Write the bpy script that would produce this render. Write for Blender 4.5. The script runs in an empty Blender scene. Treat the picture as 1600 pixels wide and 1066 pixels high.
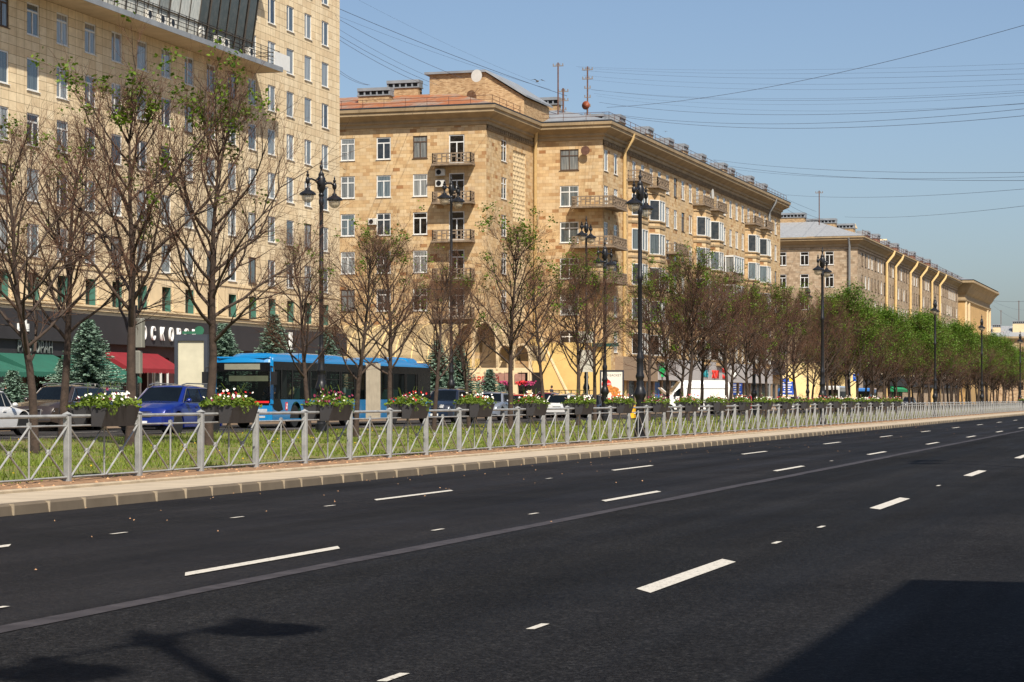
import bpy, math, random
from mathutils import Vector, Matrix
R = math.radians
# ------------------------------------------------------------------ camera, sky, sun, exposure
S = bpy.context.scene
COL = S.collection
F = 3500.0                      # focal length in pixels of the 1600 px wide photograph
TH = math.atan(1050 / F)        # road direction against the view direction
TH2 = math.atan(1100 / F)       # direction of the brick blocks' fronts
CAMH = 1.55
cd = bpy.data.cameras.new("camera"); cam = bpy.data.objects.new("camera", cd); COL.objects.link(cam)
cd.sensor_width = 36; cd.lens = F / 1600 * 36; cd.shift_y = 91 / 1600; cd.clip_end = 6000; cd.clip_start = 0.1
cam.location = (0, 0, CAMH); cam.rotation_euler = (R(90), 0, TH)
S.camera = cam
SUN_EL = R(50); SUN_AZ = math.atan2(0.58, -0.81)      # azimuth clockwise from +Y
world = bpy.data.worlds.new("World"); S.world = world; world.use_nodes = True
wn = world.node_tree; wn.nodes.clear()
sky = wn.nodes.new('ShaderNodeTexSky'); sky.sky_type = 'NISHITA'; sky.sun_disc = False
sky.sun_elevation = SUN_EL; sky.sun_rotation = SUN_AZ
sky.air_density = 0.85; sky.dust_density = 2.0; sky.ozone_density = 2.2; sky.altitude = 10
bg = wn.nodes.new('ShaderNodeBackground'); bg.inputs[1].default_value = 0.086
wo = wn.nodes.new('ShaderNodeOutputWorld')
wn.links.new(sky.outputs[0], bg.inputs[0]); wn.links.new(bg.outputs[0], wo.inputs[0])
sl = bpy.data.lights.new("sun", 'SUN'); sl.energy = 5.0; sl.angle = R(0.5); sl.color = (1.0, 0.93, 0.82)
so = bpy.data.objects.new("sun", sl); COL.objects.link(so)
ldir = Vector((-math.sin(SUN_AZ) * math.cos(SUN_EL), -math.cos(SUN_AZ) * math.cos(SUN_EL), -math.sin(SUN_EL)))
so.rotation_euler = ldir.to_track_quat('-Z', 'Y').to_euler(); so.location = (30, -40, 80)
S.view_settings.view_transform = 'Standard'; S.view_settings.look = 'None'
S.view_settings.exposure = 0.55; S.view_settings.gamma = 1
S.cycles.max_bounces = 5; S.cycles.diffuse_bounces = 2; S.cycles.transparent_max_bounces = 12
S.cycles.use_adaptive_sampling = True

# ------------------------------------------------------------------ surveying helpers
def zc_on(px, d, th=TH):                  # depth of the point seen at px on a wall d metres left of the camera
    return d / (math.sin(th) - (px - 800) / F * math.cos(th))
def along(px, d, th=TH):
    z = zc_on(px, d, th); return (z - d * math.sin(th)) / math.cos(th)
def zat(py, zc): return CAMH + (624 - py) * zc / F
def pt(px, py, zc):                       # a point at a given distance
    xc = (px - 800) / F * zc
    return Vector((xc * math.cos(TH) - zc * math.sin(TH), zc * math.cos(TH) + xc * math.sin(TH), zat(py, zc)))

# ------------------------------------------------------------------ mesh builder
class MB:
    def __init__(s): s.v = []; s.f = []; s.m = []; s.M = None
    def add(s, vs, fs, m=0):
        b = len(s.v)
        if s.M is not None: vs = [s.M @ Vector(p) for p in vs]
        s.v += [tuple(p) for p in vs]
        for f in fs: s.f.append(tuple(b + i for i in f)); s.m.append(m)
    def quad(s, a, b, c, d, m=0): s.add([a, b, c, d], [(0, 1, 2, 3)], m)
    def box(s, x0, x1, y0, y1, z0, z1, m=0):
        if x0 > x1: x0, x1 = x1, x0
        if y0 > y1: y0, y1 = y1, y0
        if z0 > z1: z0, z1 = z1, z0
        s.add([(x0, y0, z0), (x1, y0, z0), (x1, y1, z0), (x0, y1, z0), (x0, y0, z1), (x1, y0, z1), (x1, y1, z1), (x0, y1, z1)],
              [(0, 3, 2, 1), (4, 5, 6, 7), (0, 1, 5, 4), (1, 2, 6, 5), (2, 3, 7, 6), (3, 0, 4, 7)], m)
    def bbox(s, x0, x1, y0, y1, z0, z1, b=0.02, m=0):      # box with chamfered vertical edges and top
        P = lambda x0, x1, y0, y1, c: [(x0 + c, y0), (x1 - c, y0), (x1, y0 + c), (x1, y1 - c), (x1 - c, y1), (x0 + c, y1), (x0, y1 - c), (x0, y0 + c)]
        a = P(x0, x1, y0, y1, b); t = P(x0 + b, x1 - b, y0 + b, y1 - b, b)
        vs = [(x, y, z0) for x, y in a] + [(x, y, z1 - b) for x, y in a] + [(x, y, z1) for x, y in t]
        fs = [(i, (i + 1) % 8, 8 + (i + 1) % 8, 8 + i) for i in range(8)] + [(8 + i, 8 + (i + 1) % 8, 16 + (i + 1) % 8, 16 + i) for i in range(8)]
        fs += [tuple(range(7, -1, -1)), tuple(range(16, 24))]
        s.add(vs, fs, m)
    def prism(s, poly, y0, y1, m=0, ax='y'):               # polygon in (x,z) extruded along y, or (y,z) along x, or (x,y) along z
        n = len(poly)
        if ax == 'y': vs = [(a, y0, b) for a, b in poly] + [(a, y1, b) for a, b in poly]
        elif ax == 'x': vs = [(y0, a, b) for a, b in poly] + [(y1, a, b) for a, b in poly]
        else: vs = [(a, b, y0) for a, b in poly] + [(a, b, y1) for a, b in poly]
        s.add(vs, [tuple(range(n)), tuple(range(2 * n - 1, n - 1, -1))] + [(i, n + i, n + (i + 1) % n, (i + 1) % n) for i in range(n)], m)
    def tube(s, pts, rad, n=6, m=0, cap=True):
        pts = [Vector(p) for p in pts]
        if not isinstance(rad, (list, tuple)): rad = [rad] * len(pts)
        vs = []; fs = []
        u = None
        for i, p in enumerate(pts):
            t = (pts[min(i + 1, len(pts) - 1)] - pts[max(i - 1, 0)]).normalized()
            if u is None:
                u = t.cross(Vector((0, 0, 1)))
                if u.length < 0.05: u = t.cross(Vector((1, 0, 0)))
            u = (u - t * u.dot(t)).normalized(); w = t.cross(u)
            for k in range(n):
                a = 2 * math.pi * k / n
                vs.append(p + (u * math.cos(a) + w * math.sin(a)) * rad[i])
        for i in range(len(pts) - 1):
            for k in range(n):
                fs.append((i * n + k, i * n + (k + 1) % n, (i + 1) * n + (k + 1) % n, (i + 1) * n + k))
        if cap and n > 3:
            fs.append(tuple(range(n - 1, -1, -1))); fs.append(tuple((len(pts) - 1) * n + k for k in range(n)))
        s.add(vs, fs, m)
    def lathe(s, prof, n=16, c=(0, 0, 0), m=0, ax='z', sq=None):
        vs = []; fs = []
        for r, h in prof:
            for k in range(n):
                a = 2 * math.pi * (k + .5) / n
                x, y = r * math.cos(a), r * math.sin(a)
                if ax == 'z': vs.append((c[0] + x, c[1] + y, c[2] + h))
                elif ax == 'y': vs.append((c[0] + x, c[1] + h, c[2] + y))
                else: vs.append((c[0] + h, c[1] + x, c[2] + y))
        for i in range(len(prof) - 1):
            for k in range(n):
                fs.append((i * n + k, i * n + (k + 1) % n, (i + 1) * n + (k + 1) % n, (i + 1) * n + k))
        if prof[0][0] > 1e-4: fs.append(tuple(range(n - 1, -1, -1)))
        if prof[-1][0] > 1e-4: fs.append(tuple((len(prof) - 1) * n + k for k in range(n)))
        s.add(vs, fs, m)
    def build(s, name, mats, parent=None, smooth=False, loc=None, rz=None, uv=True, ang=None):
        me = bpy.data.meshes.new(name)
        me.from_pydata(s.v, [], s.f)
        if not isinstance(mats, (list, tuple)): mats = [mats]
        for m in mats: me.materials.append(m)
        if len(mats) > 1: me.polygons.foreach_set('material_index', s.m)
        if uv and len(s.f) < 60000:
            L = me.uv_layers.new(name='UVMap'); out = []
            for p in me.polygons:
                n = p.normal; a = (abs(n.x), abs(n.y), abs(n.z)); k = a.index(max(a))
                for li in p.loop_indices:
                    c = s.v[me.loops[li].vertex_index]
                    out += (c[0], c[1]) if k == 2 else ((c[1], c[2]) if k == 0 else (c[0], c[2]))
            L.data.foreach_set('uv', out)
        if smooth:
            me.polygons.foreach_set('use_smooth', [True] * len(me.polygons))
            if ang: me.set_sharp_from_angle(angle=R(ang))
        me.update()
        o = bpy.data.objects.new(name, me); COL.objects.link(o)
        if parent: o.parent = parent
        if loc is not None: o.location = loc
        if rz is not None: o.rotation_euler = (0, 0, rz)
        return o

def thing(name, label, cat, loc=(0, 0, 0), rz=0, group=None):
    o = bpy.data.objects.new(name, None); COL.objects.link(o)
    o.location = loc; o.rotation_euler = (0, 0, rz); o.empty_display_size = 0.3
    o['label'] = label; o['category'] = cat
    if group: o['group'] = group
    return o
def tag(o, label, cat, group=None):
    o['label'] = label; o['category'] = cat
    if group: o['group'] = group
    return o
def struct(o): o['kind'] = 'structure'; return o
def inst(src, parent=None, loc=None, rz=None, sc=None):
    c = src.copy(); COL.objects.link(c); c.parent = parent
    if loc is not None: c.location = loc
    if rz is not None: c.rotation_euler = (0, 0, rz)
    if sc is not None: c.scale = sc
    return c
def copy_thing(root, kids, loc, rz=0, sc=None, label=None, group=None):
    r = root.copy(); COL.objects.link(r); r.location = loc; r.rotation_euler = (0, 0, rz)
    if sc is not None: r.scale = sc
    if label: r['label'] = label
    if group: r['group'] = group
    for ch, subs in kids:
        c = ch.copy(); COL.objects.link(c); c.parent = r
        for g in subs:
            d = g.copy(); COL.objects.link(d); d.parent = c
    return r
def tree_of(root):
    al = list(bpy.data.objects)
    return [(c, [g for g in al if g.parent == c]) for c in al if c.parent == root]
def drop(root, kids):
    for c, subs in kids:
        for g in subs: bpy.data.objects.remove(g)
        bpy.data.objects.remove(c)
    bpy.data.objects.remove(root)

# ------------------------------------------------------------------ materials
def lin(c): return tuple(((x / 255) / 12.92 if x / 255 <= .04045 else ((x / 255 + .055) / 1.055) ** 2.4) for x in c) + (1,)
class NT:
    def __init__(s, name):
        s.mat = bpy.data.materials.new(name); s.mat.use_nodes = True
        s.t = s.mat.node_tree; s.t.nodes.clear()
        s.out = s.n('ShaderNodeOutputMaterial'); s.p = s.n('ShaderNodeBsdfPrincipled'); s.l(s.p.outputs[0], s.out.inputs[0])
    def n(s, ty, **k):
        nd = s.t.nodes.new(ty)
        for a, b in k.items():
            if a == 'ins':
                for i, v in b.items(): nd.inputs[i].default_value = v
            else: setattr(nd, a, b)
        return nd
    def l(s, a, b): s.t.links.new(a, b)
    def coord(s, kind='Object', scale=(1, 1, 1)):
        c = s.n('ShaderNodeTexCoord'); m = s.n('ShaderNodeMapping'); m.inputs['Scale'].default_value = scale
        s.l(c.outputs[kind], m.inputs[0]); return m.outputs[0]
    def noise(s, vec, sc, det=4, rough=.55):
        x = s.n('ShaderNodeTexNoise', ins={'Scale': sc, 'Detail': det, 'Roughness': rough}); s.l(vec, x.inputs['Vector']); return x.outputs['Fac']
    def ramp(s, fac, stops, const=False):
        r = s.n('ShaderNodeValToRGB'); e = r.color_ramp.elements
        if const: r.color_ramp.interpolation = 'CONSTANT'
        while len(e) < len(stops): e.new(0.5)
        for i, (p, c) in enumerate(stops): e[i].position = p; e[i].color = c if len(c) == 4 else lin(c)
        s.l(fac, r.inputs[0]); return r.outputs[0]
    def mix(s, fac, a, b, mode='MIX'):
        x = s.n('ShaderNodeMix', data_type='RGBA', blend_type=mode)
        for sock, v in ((x.inputs[0], fac), (x.inputs[6], a), (x.inputs[7], b)):
            if hasattr(v, 'links'): s.l(v, sock)
            else: sock.default_value = v
        return x.outputs[2]
    def math(s, op, a, b=0.0):
        x = s.n('ShaderNodeMath', operation=op)
        for sock, v in ((x.inputs[0], a), (x.inputs[1], b)):
            if hasattr(v, 'links'): s.l(v, sock)
            else: sock.default_value = v
        return x.outputs[0]
    def bump(s, h, st=.3, dist=.02):
        b = s.n('ShaderNodeBump', ins={'Strength': st, 'Distance': dist}); s.l(h, b.inputs['Height']); s.l(b.outputs[0], s.p.inputs['Normal'])
_mc = {}
def mat(name, c, rough=.6, metal=0, var=.12, sc=3.0, bump=0, bsc=40, c2=None, spec=.5, coat=0, obvar=0):
    if name in _mc: return _mc[name]
    t = NT(name); t.p.inputs['Roughness'].default_value = rough; t.p.inputs['Metallic'].default_value = metal
    t.p.inputs['Specular IOR Level'].default_value = spec
    if coat: t.p.inputs['Coat Weight'].default_value = coat; t.p.inputs['Coat Roughness'].default_value = .04
    v = t.coord('Object')
    a = lin(c); lo = tuple(x * (1 - var) for x in a[:3]) + (1,); hi = tuple(min(1, x * (1 + var)) for x in (lin(c2) if c2 else a)[:3]) + (1,)
    col = t.ramp(t.noise(v, sc), [(.3, lo), (.7, hi)])
    if obvar:
        oi = t.n('ShaderNodeObjectInfo'); k = t.math('MULTIPLY_ADD', oi.outputs['Random'], obvar); k.node.inputs[2].default_value = 1 - obvar / 2
        col = t.mix(1.0, col, k, 'MULTIPLY')
    t.l(col, t.p.inputs['Base Color'])
    if bump: t.bump(t.noise(v, bsc), bump)
    _mc[name] = t.mat; return t.mat

def stone(name, stops, mortar, w, h, offset=.5, msize=.006, dirt=.25, rough=.85, odd=None):
    t = NT(name); t.p.inputs['Roughness'].default_value = rough; t.p.inputs['Specular IOR Level'].default_value = .2
    uv = t.n('ShaderNodeTexCoord').outputs['UV']
    b = t.n('ShaderNodeTexBrick', offset=offset, ins={'Color1': (0, 0, 0, 1), 'Color2': (1, 1, 1, 1), 'Mortar': (.5, .5, .5, 1), 'Scale': 1, 'Mortar Size': msize, 'Mortar Smooth': .3, 'Brick Width': w, 'Row Height': h})
    t.l(uv, b.inputs['Vector'])
    col = t.ramp(b.outputs['Color'], stops)
    n1 = t.noise(uv, .16, 5, .6); n2 = t.noise(uv, 2.3, 5)
    d = t.ramp(n1, [(.3, (1 - dirt, 1 - dirt, 1 - dirt * .9, 1)), (.65, (1, 1, 1, 1))])
    col = t.mix(1, col, d, 'MULTIPLY')
    d2 = t.ramp(n2, [(.25, (.84, .83, .82, 1)), (.7, (1.05, 1.05, 1.05, 1))])
    col = t.mix(1, col, d2, 'MULTIPLY')
    # rain streaks
    mp = t.n('ShaderNodeMapping'); mp.inputs['Scale'].default_value = (1.6, .12, 1); t.l(uv, mp.inputs[0])
    st = t.ramp(t.noise(mp.outputs[0], 1.0, 5, .6), [(.3, (.8, .79, .77, 1)), (.5, (1, 1, 1, 1))])
    col = t.mix(.7, col, st, 'MULTIPLY')
    col = t.mix(b.outputs['Fac'], col, lin(mortar))
    t.l(col, t.p.inputs['Base Color'])
    hh = t.math('SUBTRACT', t.math('MULTIPLY', n2, .3), b.outputs['Fac'])
    t.bump(hh, .35, .015)
    return t.mat

M = {}
M['tile'] = stone('cream_wall_tile', [(0, (212, 190, 154)), (.5, (220, 200, 164)), (1, (226, 208, 174))], (112, 96, 72), .83, .5, 0.0, .012, .16)
M['ashlar'] = stone('yellow_stone_ashlar', [(0, (152, 108, 70)), (.04, (178, 144, 102)), (.2, (192, 162, 120)), (.45, (203, 174, 130)), (.7, (198, 172, 134)), (.93, (208, 184, 144)), (1, (188, 162, 128))], (140, 112, 78), .62, .30, .5, .008, .2)
M['ashlar2'] = stone('pale_stone_ashlar', [(0, (150, 122, 92)), (.4, (182, 154, 120)), (.8, (192, 166, 132)), (1, (172, 150, 126))], (134, 114, 90), .6, .3, .5, .008, .18)
M['ashlar3'] = stone('grey_stone_ashlar', [(0, (148, 128, 104)), (.4, (174, 152, 126)), (.8, (184, 164, 138)), (1, (168, 152, 130))], (118, 102, 84), .6, .3, .5, .008, .2)
M['brick'] = stone('roof_house_brick', [(0, (150, 118, 84)), (.5, (184, 152, 112)), (1, (196, 168, 130))], (150, 132, 104), .26, .085, .5, .01, .2)
M['kerb'] = stone('granite_kerb', [(0, (100, 90, 76)), (.5, (106, 95, 80)), (1, (112, 101, 86))], (186, 164, 132), 60, 60.0, 0.0, .0, .3)
M['cornice'] = mat('cornice_plaster', (150, 130, 100), .85, var=.2, sc=.8, bump=.1)
M['cornice_dark'] = mat('weathered_frieze', (116, 100, 78), .9, var=.35, sc=2.0, bump=.3, bsc=9)
M['cream'] = mat('cream_plaster', (208, 186, 148), .85, var=.08, sc=1.2, bump=.1)
M['yplaster'] = mat('yellow_plaster', (206, 176, 112), .85, var=.08, sc=1.0, bump=.1)
M['balc'] = mat('weathered_balcony_concrete', (122, 106, 88), .9, var=.3, sc=2.5, bump=.2)
M['white'] = mat('white_window_frame', (206, 206, 202), .5, var=.05)
M['wood'] = mat('brown_window_frame', (74, 58, 46), .7, var=.25, sc=6)
M['sill'] = mat('metal_sill', (150, 150, 146), .5, var=.1)
M['steel'] = mat('galvanised_steel', (150, 150, 147), .5, .25, var=.22, sc=4, bump=.08, bsc=30, obvar=.12)
M['black'] = mat('black_cast_iron', (30, 30, 32), .38, .3, var=.3, sc=5)
M['planter'] = mat('dark_grey_planter', (52, 50, 50), .62, .1, var=.12, sc=3)
M['fascia'] = mat('charcoal_fascia', (40, 38, 40), .7, var=.15, sc=1)
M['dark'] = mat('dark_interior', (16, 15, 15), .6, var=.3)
M['zinc'] = mat('grey_zinc_roof', (128, 132, 136), .6, .15, var=.18, sc=.9)
M['pipe'] = mat('cream_downpipe', (190, 160, 108), .6, var=.1)
M['pipe2'] = mat('zinc_downpipe', (140, 142, 142), .5, .3, var=.1)
M['green'] = mat('green_awning_fabric', (20, 82, 66), .85, var=.12, sc=1.5)
M['red'] = mat('red_awning_fabric', (116, 16, 26), .85, var=.12, sc=1.5)
M['teal'] = mat('teal_window_reveal', (62, 108, 94), .7, var=.1)
M['tan'] = mat('tan_vault_sheeting', (152, 134, 100), .6, var=.1, sc=.5)
M['rib'] = mat('pale_vault_rib', (214, 186, 132), .6, var=.05)
M['tyre'] = mat('tyre_rubber', (24, 24, 24), .85, var=.1)
M['rim'] = mat('alloy_rim', (160, 160, 162), .3, .8, var=.1)
M['plate'] = mat('white_plate', (220, 220, 216), .5, var=.02)
M['lens'] = mat('headlight_lens', (190, 196, 200), .12, .3, var=.15, sc=20, coat=1)
M['lettering'] = mat('white_sign_letters', (228, 228, 224), .5, var=.02)
M['greylet'] = mat('grey_sign_letters', (120, 126, 122), .5, var=.05)
M['redlet'] = mat('red_sign_letters', (200, 40, 26), .5, var=.05)
M['cyan'] = mat('cyan_sign_letters', (40, 140, 150), .5, var=.05)
M['greylb'] = mat('grey_shop_fascia', (168, 164, 162), .6, var=.05)
M['taupe'] = mat('taupe_shop_fascia', (140, 120, 98), .6, var=.05)
M['skin'] = mat('skin', (196, 146, 120), .6, var=.05)
M['wire'] = mat('black_cable', (66, 74, 92), .6, var=0.01)
M['ac'] = mat('white_air_conditioner', (196, 194, 186), .5, var=.06)
M['rust'] = mat('rusty_metal', (92, 62, 48), .8, var=.3, sc=5)
M['needle'] = mat('blue_green_needles', (122, 146, 128), .8, var=.35, sc=2.5, spec=.2)
M['sbark'] = mat('spruce_bark', (70, 54, 42), .9, var=.2)
M['soffit'] = mat('slab_soffit', (176, 160, 134), .9, var=.15, sc=.8)

def metal_roof(name, base, rust, amt):
    t = NT(name); t.p.inputs['Roughness'].default_value = .6; t.p.inputs['Metallic'].default_value = .1
    v = t.coord('Object', (1, 1, .2))
    r = t.ramp(t.noise(v, .35, 6, .7), [(amt, (0, 0, 0, 1)), (amt + .12, (1, 1, 1, 1))])
    col = t.mix(r, lin(base), lin(rust)); n2 = t.ramp(t.noise(v, 4, 4), [(.3, (.8, .8, .8, 1)), (.7, (1.1, 1.1, 1.1, 1))])
    t.l(t.mix(1, col, n2, 'MULTIPLY'), t.p.inputs['Base Color']); return t.mat
M['rustroof'] = metal_roof('rusty_tin_roof', (140, 120, 104), (150, 92, 56), .42)
M['patchroof'] = metal_roof('patchy_tin_roof', (140, 142, 144), (134, 84, 58), .6)

def glass_opaque(name, style):
    # window glazing with the curtain or dark room right behind it
    t = NT(name); t.p.inputs['Roughness'].default_value = .04; t.p.inputs['Specular IOR Level'].default_value = .9
    v = t.coord('Object'); oi = t.n('ShaderNodeObjectInfo')
    mp = t.n('ShaderNodeMapping'); mp.inputs['Scale'].default_value = (9, 9, .4); t.l(v, mp.inputs[0])
    fold = t.noise(mp.outputs[0], 1.0, 3)
    if style == 'curtain': col = t.ramp(fold, [(.3, (84, 88, 90)), (.7, (146, 148, 144))])
    elif style == 'white': col = t.ramp(fold, [(.3, (150, 154, 152)), (.7, (206, 206, 198))])
    elif style == 'dark': col = t.ramp(t.noise(v, 2.5), [(.4, (12, 12, 13)), (.7, (52, 48, 44))])
    else: col = t.ramp(fold, [(.3, (54, 62, 66)), (.7, (96, 106, 108))])
    k = t.math('MULTIPLY_ADD', oi.outputs['Random'], .7); k.node.inputs[2].default_value = .6
    t.l(t.mix(1, col, k, 'MULTIPLY'), t.p.inputs['Base Color'])
    t.p.inputs['Coat Weight'].default_value = .6; t.p.inputs['Coat Roughness'].default_value = .02
    t.bump(t.noise(v, 1.2, 1), .05, .05)
    return t.mat
GL = [glass_opaque('glass_over_curtain', 'curtain'), glass_opaque('glass_over_dark_room', 'dark'), glass_opaque('glass_over_blind', 'blind')]
M['carglass'] = mat('dark_car_glass', (10, 14, 15), .05, 0, var=.3, spec=.5)
def see_through_glass():
    t = NT('tinted_bus_glass'); t.p.inputs['Base Color'].default_value = (.004, .006, .006, 1); t.p.inputs['Roughness'].default_value = .03; t.p.inputs['Specular IOR Level'].default_value = .3
    tr = t.n('ShaderNodeBsdfTransparent'); tr.inputs[0].default_value = (.62, .68, .66, 1)
    mx = t.n('ShaderNodeMixShader'); mx.inputs[0].default_value = .45
    t.l(tr.outputs[0], mx.inputs[1]); t.l(t.p.outputs[0], mx.inputs[2]); t.l(mx.outputs[0], t.out.inputs[0]); return t.mat
M['busglass'] = see_through_glass()
def lamp_glass():
    t = NT('milky_lantern_glass'); t.p.inputs['Base Color'].default_value = lin((190, 176, 150)); t.p.inputs['Roughness'].default_value = .15
    tr = t.n('ShaderNodeBsdfTransparent'); mx = t.n('ShaderNodeMixShader'); mx.inputs[0].default_value = .6
    t.l(tr.outputs[0], mx.inputs[1]); t.l(t.p.outputs[0], mx.inputs[2]); t.l(mx.outputs[0], t.out.inputs[0]); return t.mat
M['bowl'] = lamp_glass()
def paint(name, c, metal=.2, rough=.28):
    return mat(name, c, rough, metal, var=.03, sc=.6, coat=1)
def leaf_mat(name, a, b, tr=.35):
    t = NT(name); v = t.coord('Object')
    col = t.ramp(t.noise(v, 3.0, 3), [(.3, a), (.7, b)])
    t.l(col, t.p.inputs['Base Color']); t.p.inputs['Roughness'].default_value = .55; t.p.inputs['Specular IOR Level'].default_value = .3
    tl = t.n('ShaderNodeBsdfTranslucent'); t.l(t.mix(1, col, lin((225, 240, 150)), 'MULTIPLY'), tl.inputs[0])
    mx = t.n('ShaderNodeMixShader'); mx.inputs[0].default_value = tr
    t.l(t.p.outputs[0], mx.inputs[1]); t.l(tl.outputs[0], mx.inputs[2]); t.l(mx.outputs[0], t.out.inputs[0]); return t.mat
M['leaf'] = leaf_mat('linden_leaves', (54, 82, 20), (104, 130, 42))
M['leafd'] = leaf_mat('spring_linden_leaves', (64, 90, 20), (112, 134, 38))
M['grassb'] = leaf_mat('grass_blades', (78, 100, 28), (136, 146, 58), .3)
M['pleaf'] = leaf_mat('petunia_leaves', (66, 92, 26), (132, 150, 54))
M['fwhite'] = mat('white_petals', (232, 226, 214), .7, var=.05)
M['fred'] = mat('red_petals', (176, 22, 26), .7, var=.1)
M['fwine'] = mat('wine_petals', (110, 18, 52), .7, var=.2)
M['fpink'] = mat('pink_petals', (150, 34, 84), .7, var=.1)
M['bark'] = mat('grey_brown_bark', (60, 47, 38), .9, var=.35, sc=6, bump=.6, bsc=18)
M['twig'] = mat('red_brown_twigs', (82, 54, 36), .85, var=.25, sc=1.5)

def asphalt(name, a, b, sc, rough, spk=.5):
    t = NT(name); t.p.inputs['Specular IOR Level'].default_value = .05
    v = t.coord('Object'); vs = t.coord('Object', (1, .06, 1))
    big = t.ramp(t.noise(vs, .55, 4), [(.3, a), (.7, b)])
    fine = t.ramp(t.noise(v, sc * .42, 8, .95), [(.40, (.45, .45, .46, 1)), (.58, (1.6, 1.58, 1.56, 1))])
    for vs_, lo_, hi_ in ((34, .6, 1.5), (85, .45, 1.8)):
        vo = t.n('ShaderNodeTexVoronoi', ins={'Scale': vs_}); t.l(v, vo.inputs['Vector']); sp = t.n('ShaderNodeSeparateColor'); t.l(vo.outputs['Color'], sp.inputs[0])
        fine = t.mix(1, fine, t.ramp(sp.outputs[0], [(0, (lo_, lo_, lo_, 1)), (.75, (1, 1, 1, 1)), (1, (hi_, hi_, hi_ * .97, 1))]), 'MULTIPLY')
    col = t.mix(spk, big, t.mix(1, big, fine, 'MULTIPLY'))
    patch = t.ramp(t.noise(v, .25, 6, .65), [(.35, (.78, .78, .78, 1)), (.65, (1.18, 1.17, 1.15, 1))])
    vl = t.coord('Object', (1, .012, 1)); col = t.mix(.8, col, t.ramp(t.noise(vl, 1.1, 2), [(.35, (.8, .8, .8, 1)), (.65, (1.22, 1.21, 1.18, 1))]), 'MULTIPLY')
    col = t.mix(1, col, patch, 'MULTIPLY')
    t.l(col, t.p.inputs['Base Color'])
    t.l(t.ramp(t.noise(vs, 1.2, 3), [(.3, (rough - .12,) * 3 + (1,)), (.7, (rough + .1,) * 3 + (1,))]), t.p.inputs['Roughness'])
    t.bump(t.noise(v, sc * 1.4, 2, .8), .6, .008)
    return t.mat
M['asph_new'] = asphalt('fresh_asphalt', (26, 26, 27), (33, 33, 35), 46, .8, 1.0)
M['asph_old'] = asphalt('worn_asphalt', (26, 26, 27), (39, 38, 40), 60, .72, .7)
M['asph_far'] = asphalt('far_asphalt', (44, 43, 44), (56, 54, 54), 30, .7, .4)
def paintline():
    t = NT('white_road_paint'); v = t.coord('Object')
    w = t.ramp(t.noise(v, 25, 5, .75), [(.34, (84, 82, 78)), (.44, (180, 174, 162)), (.8, (206, 200, 188))])
    t.l(w, t.p.inputs['Base Color']); t.p.inputs['Roughness'].default_value = .6; return t.mat
M['line'] = paintline()
M['seam'] = mat('bitumen_seam', (58, 55, 57), .7, var=.35, sc=3, spec=.1)
M['paving'] = mat('pale_concrete_paving', (160, 146, 125), .9, var=.14, sc=1.5, bump=.15)
M['edging'] = mat('concrete_edging', (156, 141, 118), .9, var=.2, sc=3, bump=.2)
M['soil'] = mat('dry_soil', (128, 98, 70), .95, var=.35, sc=5, bump=.8, bsc=14)
def turf():
    t = NT('patchy_turf'); v = t.coord('Object')
    g = t.ramp(t.noise(v, 1.6, 6, .7), [(.3, (112, 88, 58)), (.44, (108, 98, 52)), (.56, (86, 96, 36)), (.8, (116, 120, 52))])
    t.l(g, t.p.inputs['Base Color']); t.p.inputs['Roughness'].default_value = .95; t.bump(t.noise(v, 22, 4), .8, .04); return t.mat
M['turf'] = turf()
M['ground'] = mat('distant_ground', (112, 106, 96), .95, var=.2, sc=.05)
M['farpave'] = mat('far_pavement', (150, 128, 106), .9, var=.15, sc=.8)

# ------------------------------------------------------------------ ground and roads
ZF = 0.38     # level of the far carriageway
def sheet(name, x0, x1, y0, y1, z, m, ny=1):
    b = MB()
    for i in range(ny):
        a = y0 + (y1 - y0) * i / ny; c = y0 + (y1 - y0) * (i + 1) / ny
        b.quad((x0, a, z), (x1, a, z), (x1, c, z), (x0, c, z))
    return struct(b.build(name, m))
g = MB(); g.quad((-1500, -400, -.06), (1500, -400, -.06), (1500, 4000, -.06), (-1500, 4000, -.06)); struct(g.build('ground', M['ground']))
YE = 900
sheet('road', -15.0, -7.6, -60, YE, 0, M['asph_old'])
b = MB(); b.quad((-7.62, -60, .004), (-.2, -60, .004), (-.2, YE, .004), (-7.62, YE, .004)); struct(b.build('road', M['asph_new']))
b = MB(); n = 220; rr = random.Random(5)
L = [(-7.72 + rr.uniform(-.02, .02), -7.50 + rr.uniform(-.025, .025)) for i in range(n + 1)]
for i in range(n):
    y0 = i * 1.8 - 20; y1 = y0 + 1.8
    b.quad((L[i][0], y0, .009), (L[i][1], y0, .009), (L[i + 1][1], y1, .009), (L[i + 1][0], y1, .009))
struct(b.build('road_seam', M['seam']))
b = MB()
def dash(x, y0, y1, w=.15, sk=.35):
    b.quad((x - w / 2, y0 + sk, .010), (x + w / 2, y0, .010), (x + w / 2, y1 - sk, .010), (x - w / 2, y1, .010))
for i in range(-2, 50):
    dash(-11.87, 17.2 + 14.9 * i, 21.3 + 14.9 * i, .17); dash(-8.43, 17.9 + 14.85 * i, 22.0 + 14.85 * i, .16); dash(-4.17, 17.4 + 14.1 * i, 21.3 + 14.1 * i, .2)
for x, y in ((-11.75, 23.4), (-11.85, 27.0), (-11.85, 30.3), (-8.45, 25.1), (-4.2, 14.6), (-4.2, 23.9), (-4.2, 27.0), (-8.4, 14.7), (-4.2, 11.7), (-8.4, 29), (-11.85, 42), (-4.2, 40.5), (-8.45, 56)):
    b.quad((x - .03, y - .18, .010), (x + .03, y - .18, .010), (x + .03, y + .2, .010), (x - .03, y + .2, .010))
struct(b.build('lane_marking', M['line']))
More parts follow.
